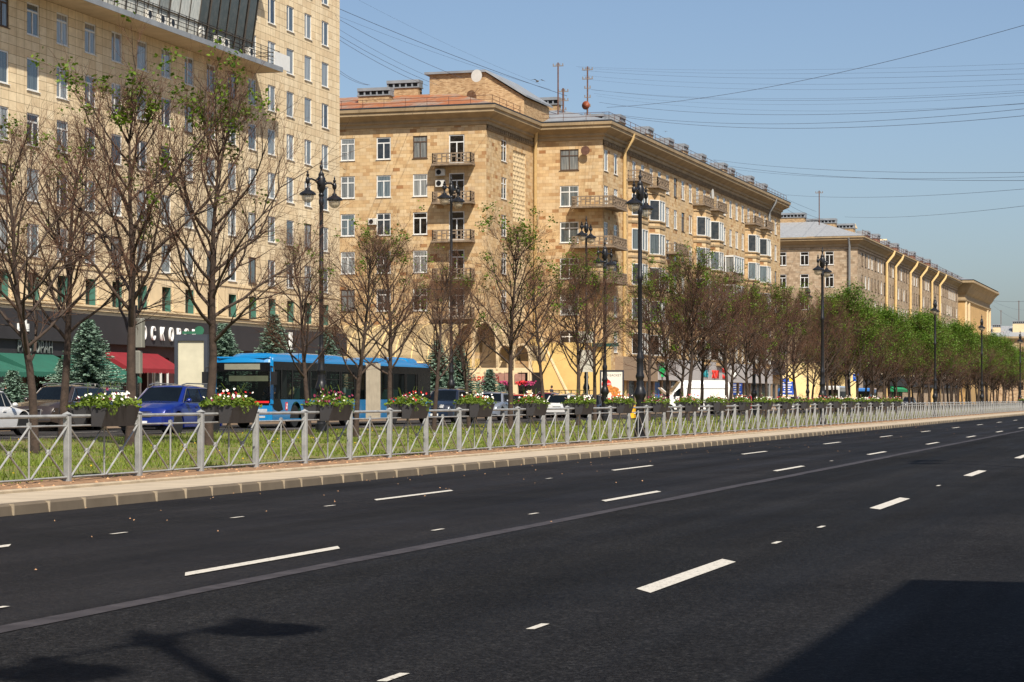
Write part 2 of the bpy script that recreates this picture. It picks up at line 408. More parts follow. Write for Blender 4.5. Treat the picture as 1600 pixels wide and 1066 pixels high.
# kerb, paving, edging, soil, turf
b = MB()
b.prism([(-14.95, -.05), (-14.98, .125), (-15.02, .152), (-15.17, .152), (-15.17, -.05)], -60, YE)
struct(b.build('kerb', M['kerb']))
b = MB(); y = -20.0; rk = random.Random(11)
while y < 330:
    x = -14.95 + rk.uniform(0, .012); b.box(x, -15.06, y - .009, y + .009, .0, .1535); y += rk.choice((1.0, 1.15, .8, 1.3, 1.05))
struct(b.build('kerb_joint', M['edging']))
b = MB(); b.box(-16.72, -15.17, -60, YE, -.05, .150)
for i in range(160): pass
struct(b.build('paved_strip', M['paving']))
b = MB(); b.prism([(-16.72, -.05), (-16.72, .185), (-16.74, .2), (-16.86, .2), (-16.88, .185), (-16.88, -.05)], -60, YE); struct(b.build('edging', M['edging']))
# soil with slight relief and turf rising gently to the far carriageway
def relief(name, x0, x1, y0, y1, zf, nx, ny, m, amp, seed):
    r2 = random.Random(seed); b = MB(); vs = []; fs = []
    for j in range(ny + 1):
        for i in range(nx + 1):
            x = x0 + (x1 - x0) * i / nx; y = y0 + (y1 - y0) * j / ny
            e = 0 if i in (0, nx) else r2.uniform(-amp, amp); vs.append((x, y, zf(x) + e))
    for j in range(ny):
        for i in range(nx):
            a = j * (nx + 1) + i; fs.append((a, a + 1, a + nx + 2, a + nx + 1))
    b.add(vs, fs); return struct(b.build(name, m, smooth=True))
zs = lambda x: .165 + (-16.88 - x) * .02
relief('soil_strip', -18.3, -16.88, -10, 320, zs, 6, 900, M['soil'], .016, 3)
zt = lambda x: .193 + (-18.3 - x) * .0205
relief('median_turf', -30.1, -18.3, -10, 520, zt, 14, 400, M['turf'], .02, 4)
b = MB(); b.box(-30.3, -30.1, -20, YE, .1, .47); struct(b.build('kerb', M['kerb']))
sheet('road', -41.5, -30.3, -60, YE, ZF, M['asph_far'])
b = MB()
for i in range(-1, 60):
    for x in (-33.7, -37.2): b.quad((x - .06, 20 + i * 10, ZF + .006), (x + .06, 20 + i * 10, ZF + .006), (x + .06, 24 + i * 10, ZF + .006), (x - .06, 24 + i * 10, ZF + .006))
b.quad((-30.62, 0, ZF + .006), (-30.5, 0, ZF + .006), (-30.5, 600, ZF + .006), (-30.62, 600, ZF + .006))
struct(b.build('lane_marking', M['line']))
b = MB(); b.box(-90, -41.5, -60, YE, .2, .52); struct(b.build('pavement', M['farpave']))
b = MB(); b.box(-47.2, -42.8, 60, 175, .5, .56); struct(b.build('lawn', M['turf']))
b = MB(); b.box(-.2, 40, -60, YE, -.05, .15); struct(b.build('pavement', M['farpave']))

# ------------------------------------------------------------------ building tools
def facade(b, ax, pl, a0, a1, z0, z1, holes, dep=.22, m=0, mr=None):
    """wall on a plane: ax 'y' = plane y=pl seen from -y (a is x); ax 'x' = plane x=pl seen from +x (a is y)"""
    mr = m if mr is None else mr
    P = (lambda a, z, d: (a, pl + d, z)) if ax == 'y' else (lambda a, z, d: (pl - d, a, z))
    As = sorted({a0, a1} | {v for h in holes for v in h[:2] if a0 < v < a1}); Zs = sorted({z0, z1} | {v for h in holes for v in h[2:4] if z0 < v < z1})
    for i in range(len(As) - 1):
        run = None
        for j in range(len(Zs) - 1):
            ca = (As[i] + As[i + 1]) / 2; cz = (Zs[j] + Zs[j + 1]) / 2
            hole = any(h[0] < ca < h[1] and h[2] < cz < h[3] for h in holes)
            if not hole:
                if run is None: run = Zs[j]
            if hole or j == len(Zs) - 2:
                top = Zs[j] if hole else Zs[j + 1]
                if run is not None and top > run: b.quad(P(As[i], run, 0), P(As[i + 1], run, 0), P(As[i + 1], top, 0), P(As[i], top, 0), m)
                run = None
    for h in holes:
        u0, u1, v0, v1 = h[:4]; d = h[4] if len(h) > 4 else dep; k = h[5] if len(h) > 5 else mr
        b.quad(P(u0, v0, 0), P(u0, v1, 0), P(u0, v1, d), P(u0, v0, d), k)
        b.quad(P(u1, v0, 0), P(u1, v0, d), P(u1, v1, d), P(u1, v1, 0), k)
        b.quad(P(u0, v1, 0), P(u1, v1, 0), P(u1, v1, d), P(u0, v1, d), k)
        b.quad(P(u0, v0, 0), P(u0, v0, d), P(u1, v0, d), P(u1, v0, 0), k)

def window_mesh(w, h, style):
    """returns (frame MB, pane MB); faces -y, origin at bottom centre of the opening, glazing set back"""
    f = MB(); p = MB(); t = .095; y0, y1 = .05, .11
    W = w / 2
    f.box(-W, -W + t, y0, y1, 0, h); f.box(W - t, W, y0, y1, 0, h); f.box(-W + t, W - t, y0, y1, 0, t); f.box(-W + t, W - t, y0, y1, h - t, h)
    def v(x, a=t, c=h - t, tt=t): f.box(x - tt / 2, x + tt / 2, y0 - .005, y1 - .01, a, c)
    def hz(z, a=-W + t, c=W - t, tt=t): f.box(a, c, y0 - .003, y1 - .01, z - tt / 2, z + tt / 2)
    if style == 'two': v(-W + w * .36); 
    elif style == 'T': hz(h * .74); v(0, t, h * .74 - t / 2)
    elif style == 'cross': hz(h * .7); v(0, t, h * .7 - t / 2); v(0, h * .7 + t / 2, h - t)
    elif style == 'tri': hz(h * .74); v(0, t, h * .74 - t / 2); hz(h * .38, -W + t, -t / 2, .03)
    elif style == 'door': v(-W + w * .42)
    elif style == 'bay': v(-W + w * .55, tt=.09); hz(h * .72, -W + t, -W + w * .55 - .045)
    elif style == 'one': pass
    f.box(-W - .06, W + .06, -.07, y0 - .006, -.035, -.004)
    p.quad((-W + .02, .08, .02), (W - .02, .08, .02), (W - .02, .08, h - .02), (-W + .02, .08, h - .02))
    return f, p
_wc = {}
def window_proto(w, h, style, fm, gi):
    k = (round(w, 2), round(h, 2), style, fm.name, gi)
    if k not in _wc:
        f, p = window_mesh(w, h, style)
        fo = f.build('window', fm); po = p.build('pane', GL[gi]); fo.hide_render = po.hide_render = True
        _wc[k] = (fo.data, po.data, f, p); bpy.data.objects.remove(fo); bpy.data.objects.remove(po)
    return _wc[k]
def link(name, me, parent, loc, rz=0):
    o = bpy.data.objects.new(name, me); COL.objects.link(o); o.parent = parent; o.location = loc; o.rotation_euler = (0, 0, rz); return o
class Wins:
    """collects a building's windows; the largest in view become parts, the rest one part"""
    def __init__(s): s.l = []
    def add(s, x, y, z, rz, w, h, style, fm, gi, key=0): s.l.append((key, x, y, z, rz, w, h, style, fm, gi))
    def done(s, root, most=98, name='window'):
        s.l.sort(key=lambda t: t[0]); off = root['_base']
        for t in s.l[:most]:
            k, x, y, z, rz, w, h, st, fm, gi = t; fme, pme, _, _ = window_proto(w, h, st, fm, gi)
            o = link(name, fme, root, (x - off[0], y - off[1], z - off[2]), rz); link('pane', pme, o, (0, 0, 0))
        rest = s.l[most:]
        if rest:
            mats = [M['white'], M['wood']] + GL; b = MB()
            for t in rest:
                k, x, y, z, rz, w, h, st, fm, gi = t; _, _, f, p = window_proto(w, h, st, fm, gi)
                b.M = Matrix.Translation((x - off[0], y - off[1], z - off[2])) @ Matrix.Rotation(rz, 4, 'Z')
                b.add(f.v, f.f, 0 if fm == M['white'] else 1); b.add(p.v, p.f, 2 + gi)
            o = b.build(name, mats, root, uv=False); o['kind'] = 'stuff'
def building(name, label, cat, base, th=TH):
    a = TH - th
    bx, by = base[0], base[1]
    r = thing(name, label, cat, (bx * math.cos(a) - by * math.sin(a), bx * math.sin(a) + by * math.cos(a), base[2]), a)
    r['_base'] = list(base); return r
class Part(MB):
    """mesh in survey coordinates, stored relative to the building's base"""
    def into(s, root, name, mats, **k):
        o = root['_base']; s.v = [(x - o[0], y - o[1], z - o[2]) for x, y, z in s.v]
        return s.build(name, mats, root, **k)
def text(s, size, depth, m, parent=None, loc=(0, 0, 0), rot=(R(90), 0, R(90)), xs=1.0, name='lettering', align='CENTER', sp=1.0):
    cu = bpy.data.curves.new(name, 'FONT'); cu.body = s; cu.size = size; cu.extrude = depth / 2; cu.align_x = align; cu.space_character = sp
    o = bpy.data.objects.new(name, cu); COL.objects.link(o)
    dg = bpy.context.evaluated_depsgraph_get(); me = bpy.data.meshes.new_from_object(o.evaluated_get(dg)); bpy.data.objects.remove(o)
    me.materials.clear(); me.materials.append(m)
    o = bpy.data.objects.new(name, me); COL.objects.link(o); o.parent = parent; o.location = loc; o.rotation_euler = rot; o.scale = (xs, 1, 1)
    return o
RA = R(90)     # rotation of things that face +x (the street)
rw = random.Random(21)

# ------------------------------------------------------------------ cream tiled high block on the left
D1 = 60.0; X1 = -D1
hb = building('hotel_building', 'tall cream tiled block at the left with a leaning glazed gallery and charcoal shop band', 'building', (-60, 105, .5))
cols = [152.6 - 3.33 * i for i in range(18)]
rows = [29.1 + 3.0 * k for k in range(-6, 3)]           # window heads
W1 = Wins(); W1m = Wins(); holes = []
for i, c in enumerate(cols):
    for k, zt_ in enumerate(rows):
        if zt_ > 24 and c < 138: continue
        holes.append((c - .69, c + .69, zt_ - 1.78, zt_))
        st = rw.choice(['two', 'two', 'one', 'T']) if i > 9 else rw.choice(['two', 'one', 'two'])
        fm = M['white'] if rw.random() < .86 else M['wood']
        vis = (c > 103 and 11 < zt_ < 31.5)
        W1.add(X1, c, zt_ - 1.78, RA, 1.38, 1.78, st, fm, rw.choice([0, 0, 0, 2, 1]), (0 if vis else 1000) + c - (zt_ if zt_ > 14 else -40))
    holes.append((c - .6, c + .6, 6.95, 8.45, .42, 1))
    W1m.add(X1 - .33, c, 6.95, RA, 1.2, 1.5, 'one', M['wood'], 1, 1)
b = Part(); facade(b, 'x', X1, 92, 155.5, 6.3, 37, holes, .24, 0, 0)
for q in range(len(b.m)): pass
b.quad((X1, 155.5, 0), (X1, 155.5, 37), (-76, 155.5, 37), (-76, 155.5, 0)); b.quad((X1, 92, 0), (X1, 92, 37), (-76, 92, 37), (-76, 92, 0))
b.quad((-60, 92, 37), (-60, 155.5, 37), (-76, 155.5, 37), (-76, 92, 37)); b.quad((-76, 92, 0), (-76, 155.5, 0), (-76, 155.5, 37), (-76, 92, 37))
b.into(hb, 'wall', [M['tile'], M['teal']])
W1.done(hb, 98); W1m.done(hb, 98, 'mezzanine_window')
b = Part()                                     # plain plaster band with mouldings above the shop fascia
b.box(X1, X1 + .06, 92, 155.5, 8.95, 9.12); b.box(X1, X1 + .22, 92, 155.6, 6.62, 6.86); b.box(X1, X1 + .1, 92, 155.5, 6.4, 6.62); b.box(X1, X1 + .3, 92, 155.65, 6.82, 6.92)
for c in cols:
    b.box(X1, X1 + .05, c - 2.45, c - .9, 7.0, 8.7)
b.into(hb, 'moulding', M['cream'])
b = Part(); b.box(X1, X1 + .5, 92, 155.7, 4.75, 6.38); fa = b.into(hb, 'fascia', M['fascia'])
b = Part(); b.box(X1, X1 + .25, 98, 118, 3.95, 4.75); b.into(hb, 'lower_fascia', M['fascia'])
b = Part(); facade(b, 'x', X1 - .02, 92, 155.5, .4, 4.76, [(y, y + 2.4, .9, 4.1) for y in [93 + 3.1 * i for i in range(20)]], .3, 0)
b.into(hb, 'shop_front', mat('maroon_shop_front', (58, 26, 26), .6, var=.2))
b = Part()
for i in range(20):
    y = 93 + 3.1 * i; b.quad((X1 - .3, y, .9), (X1 - .3, y + 2.4, .9), (X1 - .3, y + 2.4, 4.1), (X1 - .3, y, 4.1))
b.into(hb, 'shop_glazing', GL[1])
b = Part()
for i in range(9):
    y = 118.6 + i * .95; b.box(X1 - .1, X1 + .0, y, y + .09, .7, 3.9)
b.box(X1 - .1, X1 + .02, 118.6, 127, .62, .9); b.into(hb, 'shop_frame', M['white'])
# signs
base = Vector(hb['_base'])
def onb(root, x, y, z): o = root['_base']; return (x - o[0], y - o[1], z - o[2])
ty = along(256, 59.5) ; y0 = along(208, 59.5); y1 = along(309, 59.5)
for ch, px in zip('МОСКОВСК', (209, 223.5, 238, 252, 266, 278, 290, 302)):
    text(ch, 1.12, .12, M['lettering'], hb, onb(hb, X1 + .57, along(px, 59.5), 5.12), xs=.72, name='sign_letter')
for ch, px in zip('РЕСТОРАН', (30, 37.5, 45, 51.5, 58, 65, 71.5, 78.5)):
    text(ch, .92, .08, M['greylet'], hb, onb(hb, X1 + .31, along(px, 59.7), 4.08), xs=.7, name='sign_letter')
b = Part(); yl = along(35, 59.5)
for dy, z0, z1 in ((-.5, 5.3, 5.6), (-.25, 5.3, 5.8), (0.0, 5.3, 6.0), (.25, 5.3, 5.85), (.5, 5.3, 5.6)):
    b.box(X1 + .5, X1 + .6, yl + dy - .06, yl + dy + .06, z0, z1)
b.box(X1 + .5, X1 + .58, yl - .6, yl + .6, 5.2, 5.28); b.into(hb, 'emblem', M['lettering'])
b = Part(); yl = along(454, 59.5)
for dy in (-.35, .0): b.box(X1 + .5, X1 + .6, yl + dy, yl + dy + .14, 5.2, 6.2)
b.box(X1 + .5, X1 + .59, yl - .5, yl + .3, 5.0, 5.12); b.box(X1 + .5, X1 + .59, yl - .35, yl + .14, 5.64, 5.76); b.into(hb, 'emblem', M['lettering'])
# awnings
def awning(root, y0, y1, ztop, zbot, out, m, label):
    b = Part(); n = 12; b.quad((X1 + .3, y0, ztop), (X1 + .3, y1, ztop), (X1 + out, y1, zbot), (X1 + out, y0, zbot))
    b.add([(X1 + .3, y0, ztop - .03), (X1 + .3, y1, ztop - .03), (X1 + out, y1, zbot - .03), (X1 + out, y0, zbot - .03)], [(3, 2, 1, 0)])
    w = (y1 - y0) / (2 * n)
    for i in range(2 * n):
        a = y0 + w * i; c = a + w; dz = .28 if i % 2 else .22
        b.add([(X1 + out, a, zbot), (X1 + out, c, zbot), (X1 + out + .02, c, zbot - .22), (X1 + out + .02, (a + c) / 2, zbot - .3), (X1 + out + .02, a, zbot - .22)], [(0, 1, 2, 3, 4)])
    for yy in (y0, y1): b.add([(X1 + .3, yy, ztop), (X1 + out, yy, zbot), (X1 + out, yy, zbot - .22), (X1 + .3, yy, ztop - .5)], [(0, 1, 2, 3)])
    o = b.into(root, 'awning', m); o['label'] = label; return o
awning(hb, 97, along(56, 57), 3.75, 2.95, 2.9, M['green'], 'green awning at the left end')
awning(hb, along(40, 58), along(97, 57) + 4, 4.0, 3.0, 2.6, M['green'], 'middle green awning')
awning(hb, along(97, 57) + 5, along(219, 57.5), 4.0, 2.75, 2.6, M['green'], 'right green awning')
awning(hb, along(192, 58.4), along(277, 58.4), 4.3, 3.35, 2.0, M['red'], 'red awning')
# projecting gallery slab with leaning glazing
YS0, YS1 = 96.0, 139.6
b = Part(); b.box(X1, X1 + 2.0, YS0, YS1, 23.52, 23.78); b.into(hb, 'gallery_slab', M['soffit'])
b = Part(); b.box(X1 + 2.0, X1 + 2.06, YS0, YS1 + .05, 23.5, 23.82); b.box(X1, X1 + 2.0, YS1, YS1 + .05, 23.5, 23.82); b.into(hb, 'slab_edge', M['zinc'])
YG1 = 137.0
b = Part(); rr = random.Random(8)
for i in range(29):
    y = YS0 + i * 1.416; k = 0 if rr.random() < .8 else 2
    if 128.2 < y: k = 1
    b.quad((X1 + .75, y, 23.8), (X1 + .75, y + 1.416, 23.8), (X1 + 1.9, y + 1.416, 31.6), (X1 + 1.9, y, 31.6), k)
b.into(hb, 'gallery_glazing', [glass_opaque('glass_over_white_curtain', 'white'), GL[1], GL[0]])
b = Part()
for i in range(30):
    y = YS0 + i * 1.416; r0 = .035 if i % 4 else .07
    b.tube([(X1 + .78, y, 23.8), (X1 + 1.94, y, 31.6)], r0, 4)
for z in (23.95, 25.1, 28.0, 30.2):
    x = X1 + .79 + 1.15 * (z - 23.8) / 7.8; b.tube([(x, YS0, z), (x, YG1, z)], .045, 4)
b.into(hb, 'gallery_mullions', mat('bronze_mullion', (62, 56, 50), .5, .2))
b = Part(); b.prism([(X1, 23.8), (X1 + .75, 23.8), (X1 + 1.9, 31.6), (X1, 31.6)], YG1 + .05, YG1 + .12)
b.into(hb, 'gallery_end_wall', stone('green_mosaic', [(0, (58, 84, 66)), (1, (84, 112, 88))], (100, 120, 100), .2, .1))
b = Part(); b.box(X1, X1 + .3, 138.1, 138.3, 23.8, 31.6); b.into(hb, 'fin', M['white'])
b = Part(); b.box(X1 - .3, X1 + 2.0, YS0, YS1 - 1, 31.6, 32.0); b.into(hb, 'gallery_roof', M['zinc'])
b = Part()
for z in (24.1, 24.35, 24.6, 24.85): b.tube([(X1 + 1.9, YS0, z), (X1 + 1.9, YS1 - .1, z)], .022, 4)
i = 0; y = YS0
while y < YS1: b.tube([(X1 + 1.9, y, 23.78), (X1 + 1.9, y, 24.86)], .028, 4); y += 1.15
for z in (24.1, 24.6, 24.85): b.tube([(X1 + .1, YS1 - .1, z), (X1 + 1.9, YS1 - .1, z)], .022, 4)
b.into(hb, 'railing', M['black'])
b = Part(); b.box(X1 + 1.95, X1 + 2.0, 138.3, 141.0, 23.72, 24.75); b.into(hb, 'white_panel', M['white'])
def ac(root, x, y, z, rz, s=1.0):
    b = MB(); b.bbox(-.42 * s, .42 * s, -.3, 0, 0, .6 * s, .03); o = b.build('air_conditioner', M['ac'], root, loc=onb(root, x, y, z), rz=rz)
    f = MB(); f.lathe([(.0, 0), (.2 * s, 0), (.22 * s, -.02), (.22 * s, .01)], 16, (-.1 * s, -.305, .3 * s), ax='y'); f.build('fan_grille', M['black'], o)
    return o
for px in (226, 246, 262, 335, 346, 385): ac(hb, X1 + 1.6, along(px, 58.5), 23.85, RA, .95)
b = MB(); b.lathe([(0, 0), (.2, .02), (.38, .09), (.45, .16)], 20, ax='y'); b.build('satellite_dish', M['ac'], hb, loc=onb(hb, X1 + 1.9, along(316, 58.2), 24.25), rz=RA)

# ------------------------------------------------------------------ yellow stone corner block
bb = building('apartment_building', 'yellow stone block with rusty roof, lattice balconies and bay windows behind the bus', 'building', (-56, 200, .5), TH2)
XA, YA = -59.3, 181.4          # west wing front corner
XB, YB = -52.8, 195.3          # street front corner
YE2 = 281.6; ZE = 25.3
W2 = Wins()
heads = [24.2 - 3.28 * k for k in range(6)]
def fmr(): return (M['white'] if rw.random() < .78 else M['wood'])
def gi(): return rw.choice([0, 1, 1, 2, 0, 1])
# west wing front
hs = []
for i, xc in enumerate((-71.98, -68.65, -65.3)):
    for z in heads:
        if z < 9: continue
        hs.append((xc - .66, xc + .66, z - 1.93, z)); W2.add(xc, YA, z - 1.93, 0, 1.32, 1.93, rw.choice(['T', 'T', 'tri', 'cross']), fmr(), gi(), -50)
for z in heads:
    if z < 9: continue
    hs.append((-61.98 - .7, -61.98 + .7, z - 2.45, z)); W2.add(-61.98, YA, z - 2.45, 0, 1.4, 2.45, 'T', M['white'], 1, -60)
for xc in (-75.3, -78.6):
    for z in heads[:5]: hs.append((xc - .66, xc + .66, z - 1.93, z)); W2.add(xc, YA, z - 1.93, 0, 1.32, 1.93, 'T', M['white'], 1, 900)
wl = Part(); facade(wl, 'y', YA, -84, XA, .4, ZE, hs, .25)
# wing side
hs = []
for z in heads[:6]:
    hs.append((186.36 - .78, 186.36 + .78, z - 1.9, z)); W2.add(XA, 186.36, z - 1.9, RA, 1.56, 1.9, 'cross', fmr(), 1, -30)
hs += [(189.0, 192.8, 17.3, 23.6, .35), (189.0, 192.8, 8.5, 16.7, .35)]
facade(wl, 'x', XA, YA, YB, .4, ZE, hs, .25)
# connecting front
hs = []
for z in heads:
    hs.append((-55.94 - .88, -55.94 + .88, z - 1.9, z)); W2.add(-55.94, YB, z - 1.9, 0, 1.76, 1.9, 'cross', M['white'] if z != heads[0] else M['wood'], rw.choice([0, 1, 2]), -40)
facade(wl, 'y', YB, XA, XB, .4, ZE, hs, .25)
# street front
pc = [196.5 + 3.42 * i for i in range(25)]
bayc = [206.6, 213.5, 234.2, 241.0, 261.5, 268.3]
balc2 = {(1, 0), (2, 0)}
hs = []
for i, c in enumerate(pc):
    for k, z in enumerate(heads):
        if k > 0 and any(abs(c - q) < 2.0 for q in bayc): continue
        h = 1.95
        hs.append((c - .72, c + .72, z - h, z)); W2.add(XB, c, z - h, RA, 1.44, h, rw.choice(['two', 'T', 'cross']), fmr(), gi(), (c - 190) + k * 9)
facade(wl, 'x', XB, YB, YE2, .4, ZE, hs, .25)
wl.quad((XB, YE2, .4), (XB, YE2, ZE), (-70, YE2, ZE), (-70, YE2, .4)); wl.quad((-84, YA, .4), (-84, YA, ZE), (-84, 200, ZE), (-84, 200, .4))
wl.into(bb, 'wall', M['ashlar'])
W2.done(bb, 98)
# lattice panel beside the wing's corner
b = Part()
for z0, z1 in ((17.3, 23.6), (8.5, 16.7)):
    nz = int((z1 - z0) / .42); 
    for i in range(nz + 1): b.box(XA - .16, XA - .06, 189.0, 192.8, z0 + i * (z1 - z0 - .08) / nz, z0 + i * (z1 - z0 - .08) / nz + .09)
    for i in range(10):
        for j in range(nz):
            if (i + j) % 2 == 0: b.box(XA - .15, XA - .07, 189.0 + i * .4, 189.2 + i * .4, z0 + j * (z1 - z0) / nz, z0 + (j + 1) * (z1 - z0) / nz)
            else: b.box(XA - .15, XA - .07, 189.1 + i * .4, 189.18 + i * .4, z0 + j * (z1 - z0) / nz, z0 + (j + 1) * (z1 - z0) / nz)
b.into(bb, 'stair_lattice', M['cream'])
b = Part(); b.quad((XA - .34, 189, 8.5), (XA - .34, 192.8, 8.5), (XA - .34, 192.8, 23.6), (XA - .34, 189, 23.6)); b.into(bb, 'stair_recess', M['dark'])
# cornice: outline of the eaves run round the wings
def run(b, path, prof, m=0):
    """sweep profile [(out, z)] along plan path (outside on the right-hand side seen from above going along it)"""
    n = len(path); offs = []
    for i in range(n):
        a = Vector(path[i]); d1 = (a - Vector(path[i - 1])).normalized() if i else None; d2 = (Vector(path[i + 1]) - a).normalized() if i < n - 1 else None
        n1 = Vector((d1.y, -d1.x)) if d1 else None; n2 = Vector((d2.y, -d2.x)) if d2 else None
        if n1 and n2: mvec = (n1 + n2); mvec = mvec / (1 + n1.dot(n2))
        else: mvec = n1 or n2
        offs.append(mvec)
    k = len(prof); vs = []
    for i in range(n):
        for o_, z in prof: p = Vector(path[i]) + offs[i] * o_; vs.append((p.x, p.y, z))
    fs = [(i * k + j, (i + 1) * k + j, (i + 1) * k + j + 1, i * k + j + 1) for i in range(n - 1) for j in range(k - 1)]
    b.add(vs, fs, m)
eave = [(-84, YA), (XA, YA), (XA, YB), (XB, YB), (XB, YE2), (-72, YE2)]
prof = [(0, 24.95), (.12, 25.0), (.12, 25.25), (.3, 25.35), (.3, 25.55), (.75, 25.8), (1.0, 25.95), (1.0, 26.2), (1.12, 26.25), (1.15, 26.5), (0, 26.55)]
b = Part(); run(b, eave, prof); b.into(bb, 'cornice', M['cornice'])
b = Part(); run(b, eave[1:3] + [], [(0.003, 24.5), (.1, 24.5), (.16, 24.72), (.1, 24.9), (0.003, 24.94)]); run(b, eave[3:5], [(0.003, 24.5), (.1, 24.5), (.16, 24.72), (.1, 24.9), (0.003, 24.94)])
y = YB + .2
while y < YE2: b.box(XB, XB + .22, y, y + .25, 24.62, 24.9); y += .55
y = YA + .2
while y < YB - .3: b.box(XA, XA + .22, y, y + .25, 24.62, 24.9); y += .55
b.into(bb, 'frieze', M['cornice_dark'])
# roofs
b = Part()
e = 26.56
b.add([(-84, YA - 1.15, e), (XA + 1.15, YA - 1.15, e), (XA + 1.15, YB - 1.1, e), (-64.5, YA + 6.5, 28.7), (-84, YA + 6.5, 28.7), (-64.5, YB + 8, 28.7)], [(0, 1, 3, 4), (1, 2, 5, 3)])
b.into(bb, 'wing_roof', M['rustroof'])
b = Part()
b.add([(XA + .2, YB - 1.15, e), (XB + 1.15, YB - 1.15, e), (XB + 1.15, YE2 + 1, e), (-58.5, YB + 6, 28.6), (-58.5, YE2 - 5, 28.6), (-62, YB + 6, 28.6), (-65, YE2 + 1, e)], [(0, 1, 3, 5), (1, 2, 4, 3), (2, 6, 4)])
b.into(bb, 'main_roof', M['zinc'])
b = Part(); run(b, eave, [(1.15, 26.5), (1.18, 26.62), (1.05, 26.66)]); b.into(bb, 'gutter', mat('dark_gutter', (58, 62, 68), .5, .3))
# roof house
b = Part(); Yh = 187.5
b.prism([(-66.0, 26.6), (-66.0, 30.55), (-57.5, 30.55), (-57.5, 30.3)][:0] or [(Yh, 26.6), (Yh, 30.35), (Yh + 9, 30.35), (Yh + 9, 26.6)], -66.6, -61.4, ax='x')
b.add([(-61.4, Yh, 26.6), (-61.4, Yh, 30.35), (-61.4, Yh + 9, 30.35), (-61.4, Yh + 9, 26.6), (-58.2, Yh + 1.2, 26.6), (-58.2, Yh + 1.2, 28.2), (-58.2, Yh + 9, 28.2), (-58.2, Yh + 9, 26.6)], [(0, 4, 5, 1), (4, 7, 6, 5), (1, 5, 6, 2)])
b.into(bb, 'roof_house', M['brick'])
b = Part(); b.box(-67.0, -61.3, Yh - .3, Yh + 9.2, 30.35, 30.55); b.add([(-61.3, Yh - .3, 30.55), (-57.9, Yh + 1.0, 28.35), (-57.9, Yh + 9.2, 28.35), (-61.3, Yh + 9.2, 30.55), (-61.3, Yh - .3, 30.38), (-57.9, Yh + 1.0, 28.18), (-57.9, Yh + 9.2, 28.18), (-61.3, Yh + 9.2, 30.38)], [(0, 1, 2, 3), (0, 4, 5, 1), (4, 7, 6, 5), (1, 5, 6, 2)]); b.into(bb, 'roof_house_cover', M['zinc'])
# chimneys
def chimney(root, x, y, z0, z1, lx, ly, wallm=M['brick']):
    b = MB(); b.box(-lx / 2, lx / 2, -ly / 2, ly / 2, 0, z1 - z0); o = b.build('chimney', wallm, root, loc=onb(root, x, y, z0))
    b = MB(); h = z1 - z0
    b.box(-lx / 2 - .1, lx / 2 + .1, -ly / 2 - .1, ly / 2 + .1, h, h + .1)
    b.box(-lx / 2 - .08, lx / 2 + .08, -ly / 2 - .08, ly / 2 + .08, h + .45, h + .72)
    n = max(2, int(max(lx, ly) / .5))
    for i in range(n + 1):
        if lx > ly: q = -lx / 2 + i * lx / n; b.box(q - .07, q + .07, -ly / 2, ly / 2, h + .1, h + .45)
        else: q = -ly / 2 + i * ly / n; b.box(-lx / 2, lx / 2, q - .07, q + .07, h + .1, h + .45)
    b.build('chimney_cap', M['zinc'], o)
    b = MB(); b.box(-lx / 2 + .1, lx / 2 - .1, -ly / 2 + .1, ly / 2 - .1, h + .1, h + .45); b.build('flue', M['dark'], o)
chimney(bb, -70.6, 184.6, 26.8, 28.2, 2.9, 1.0); chimney(bb, -69.2, 188.2, 27.6, 29.3, 2.9, 1.0)
chimney(bb, -60.6, 203, 28.0, 29.3, 3.0, 1.0); chimney(bb, -56.6, 207, 27.2, 28.1, 1.6, 1.0)
for i in range(9): chimney(bb, -55.2 + .3 * (i % 2), 208.5 + 8.6 * i + 1.5 * (i % 3), 26.9, 28.1, 1.6, 2.0)
# roof railing
b = Part(); rp = [(-84, YA - .8), (XA + .8, YA - .8), (XA + .8, YB - .8)], [(XA + .9, YB - .8), (XB + .8, YB - .8), (XB + .8, YE2)]
for path in rp:
    for i in range(len(path) - 1):
        a = Vector(path[i]); c = Vector(path[i + 1])
        for z in (27.0, 27.35): b.tube([(a.x, a.y, z), (c.x, c.y, z)], .022, 4)
        n = int((c - a).length / 1.9)
        for j in range(n + 1): p = a.lerp(c, j / max(1, n)); b.tube([(p.x, p.y, 26.6), (p.x, p.y, 27.38)], .022, 4); 
b.into(bb, 'roof_railing', M['rust'])
# downpipes
def pipe(root, pts, r, m): b = Part(); b.tube(pts, r, 8); b.into(root, 'downpipe', m, smooth=True, ang=40)
pipe(bb, [(XA + .55, YB - .95, 26.3), (XA + .5, YB - .9, 25.7), (XA + .22, YB - .25, 24.3), (XA + .2, YB - .22, 1)], .16, M['pipe'])
ypp = along(978, 52.5, TH2); pipe(bb, [(XB + 1.05, ypp, 26.3), (XB + .95, ypp, 25.8), (XB + .2, ypp, 24.6), (XB + .18, ypp, 1)], .17, M['pipe'])
ypp = along(1203.5, 52.5, TH2); pipe(bb, [(XB + 1.05, ypp, 26.3), (XB + .95, ypp, 25.8), (XB + .2, ypp, 24.6), (XB + .18, ypp, 1)], .15, M['pipe2'])
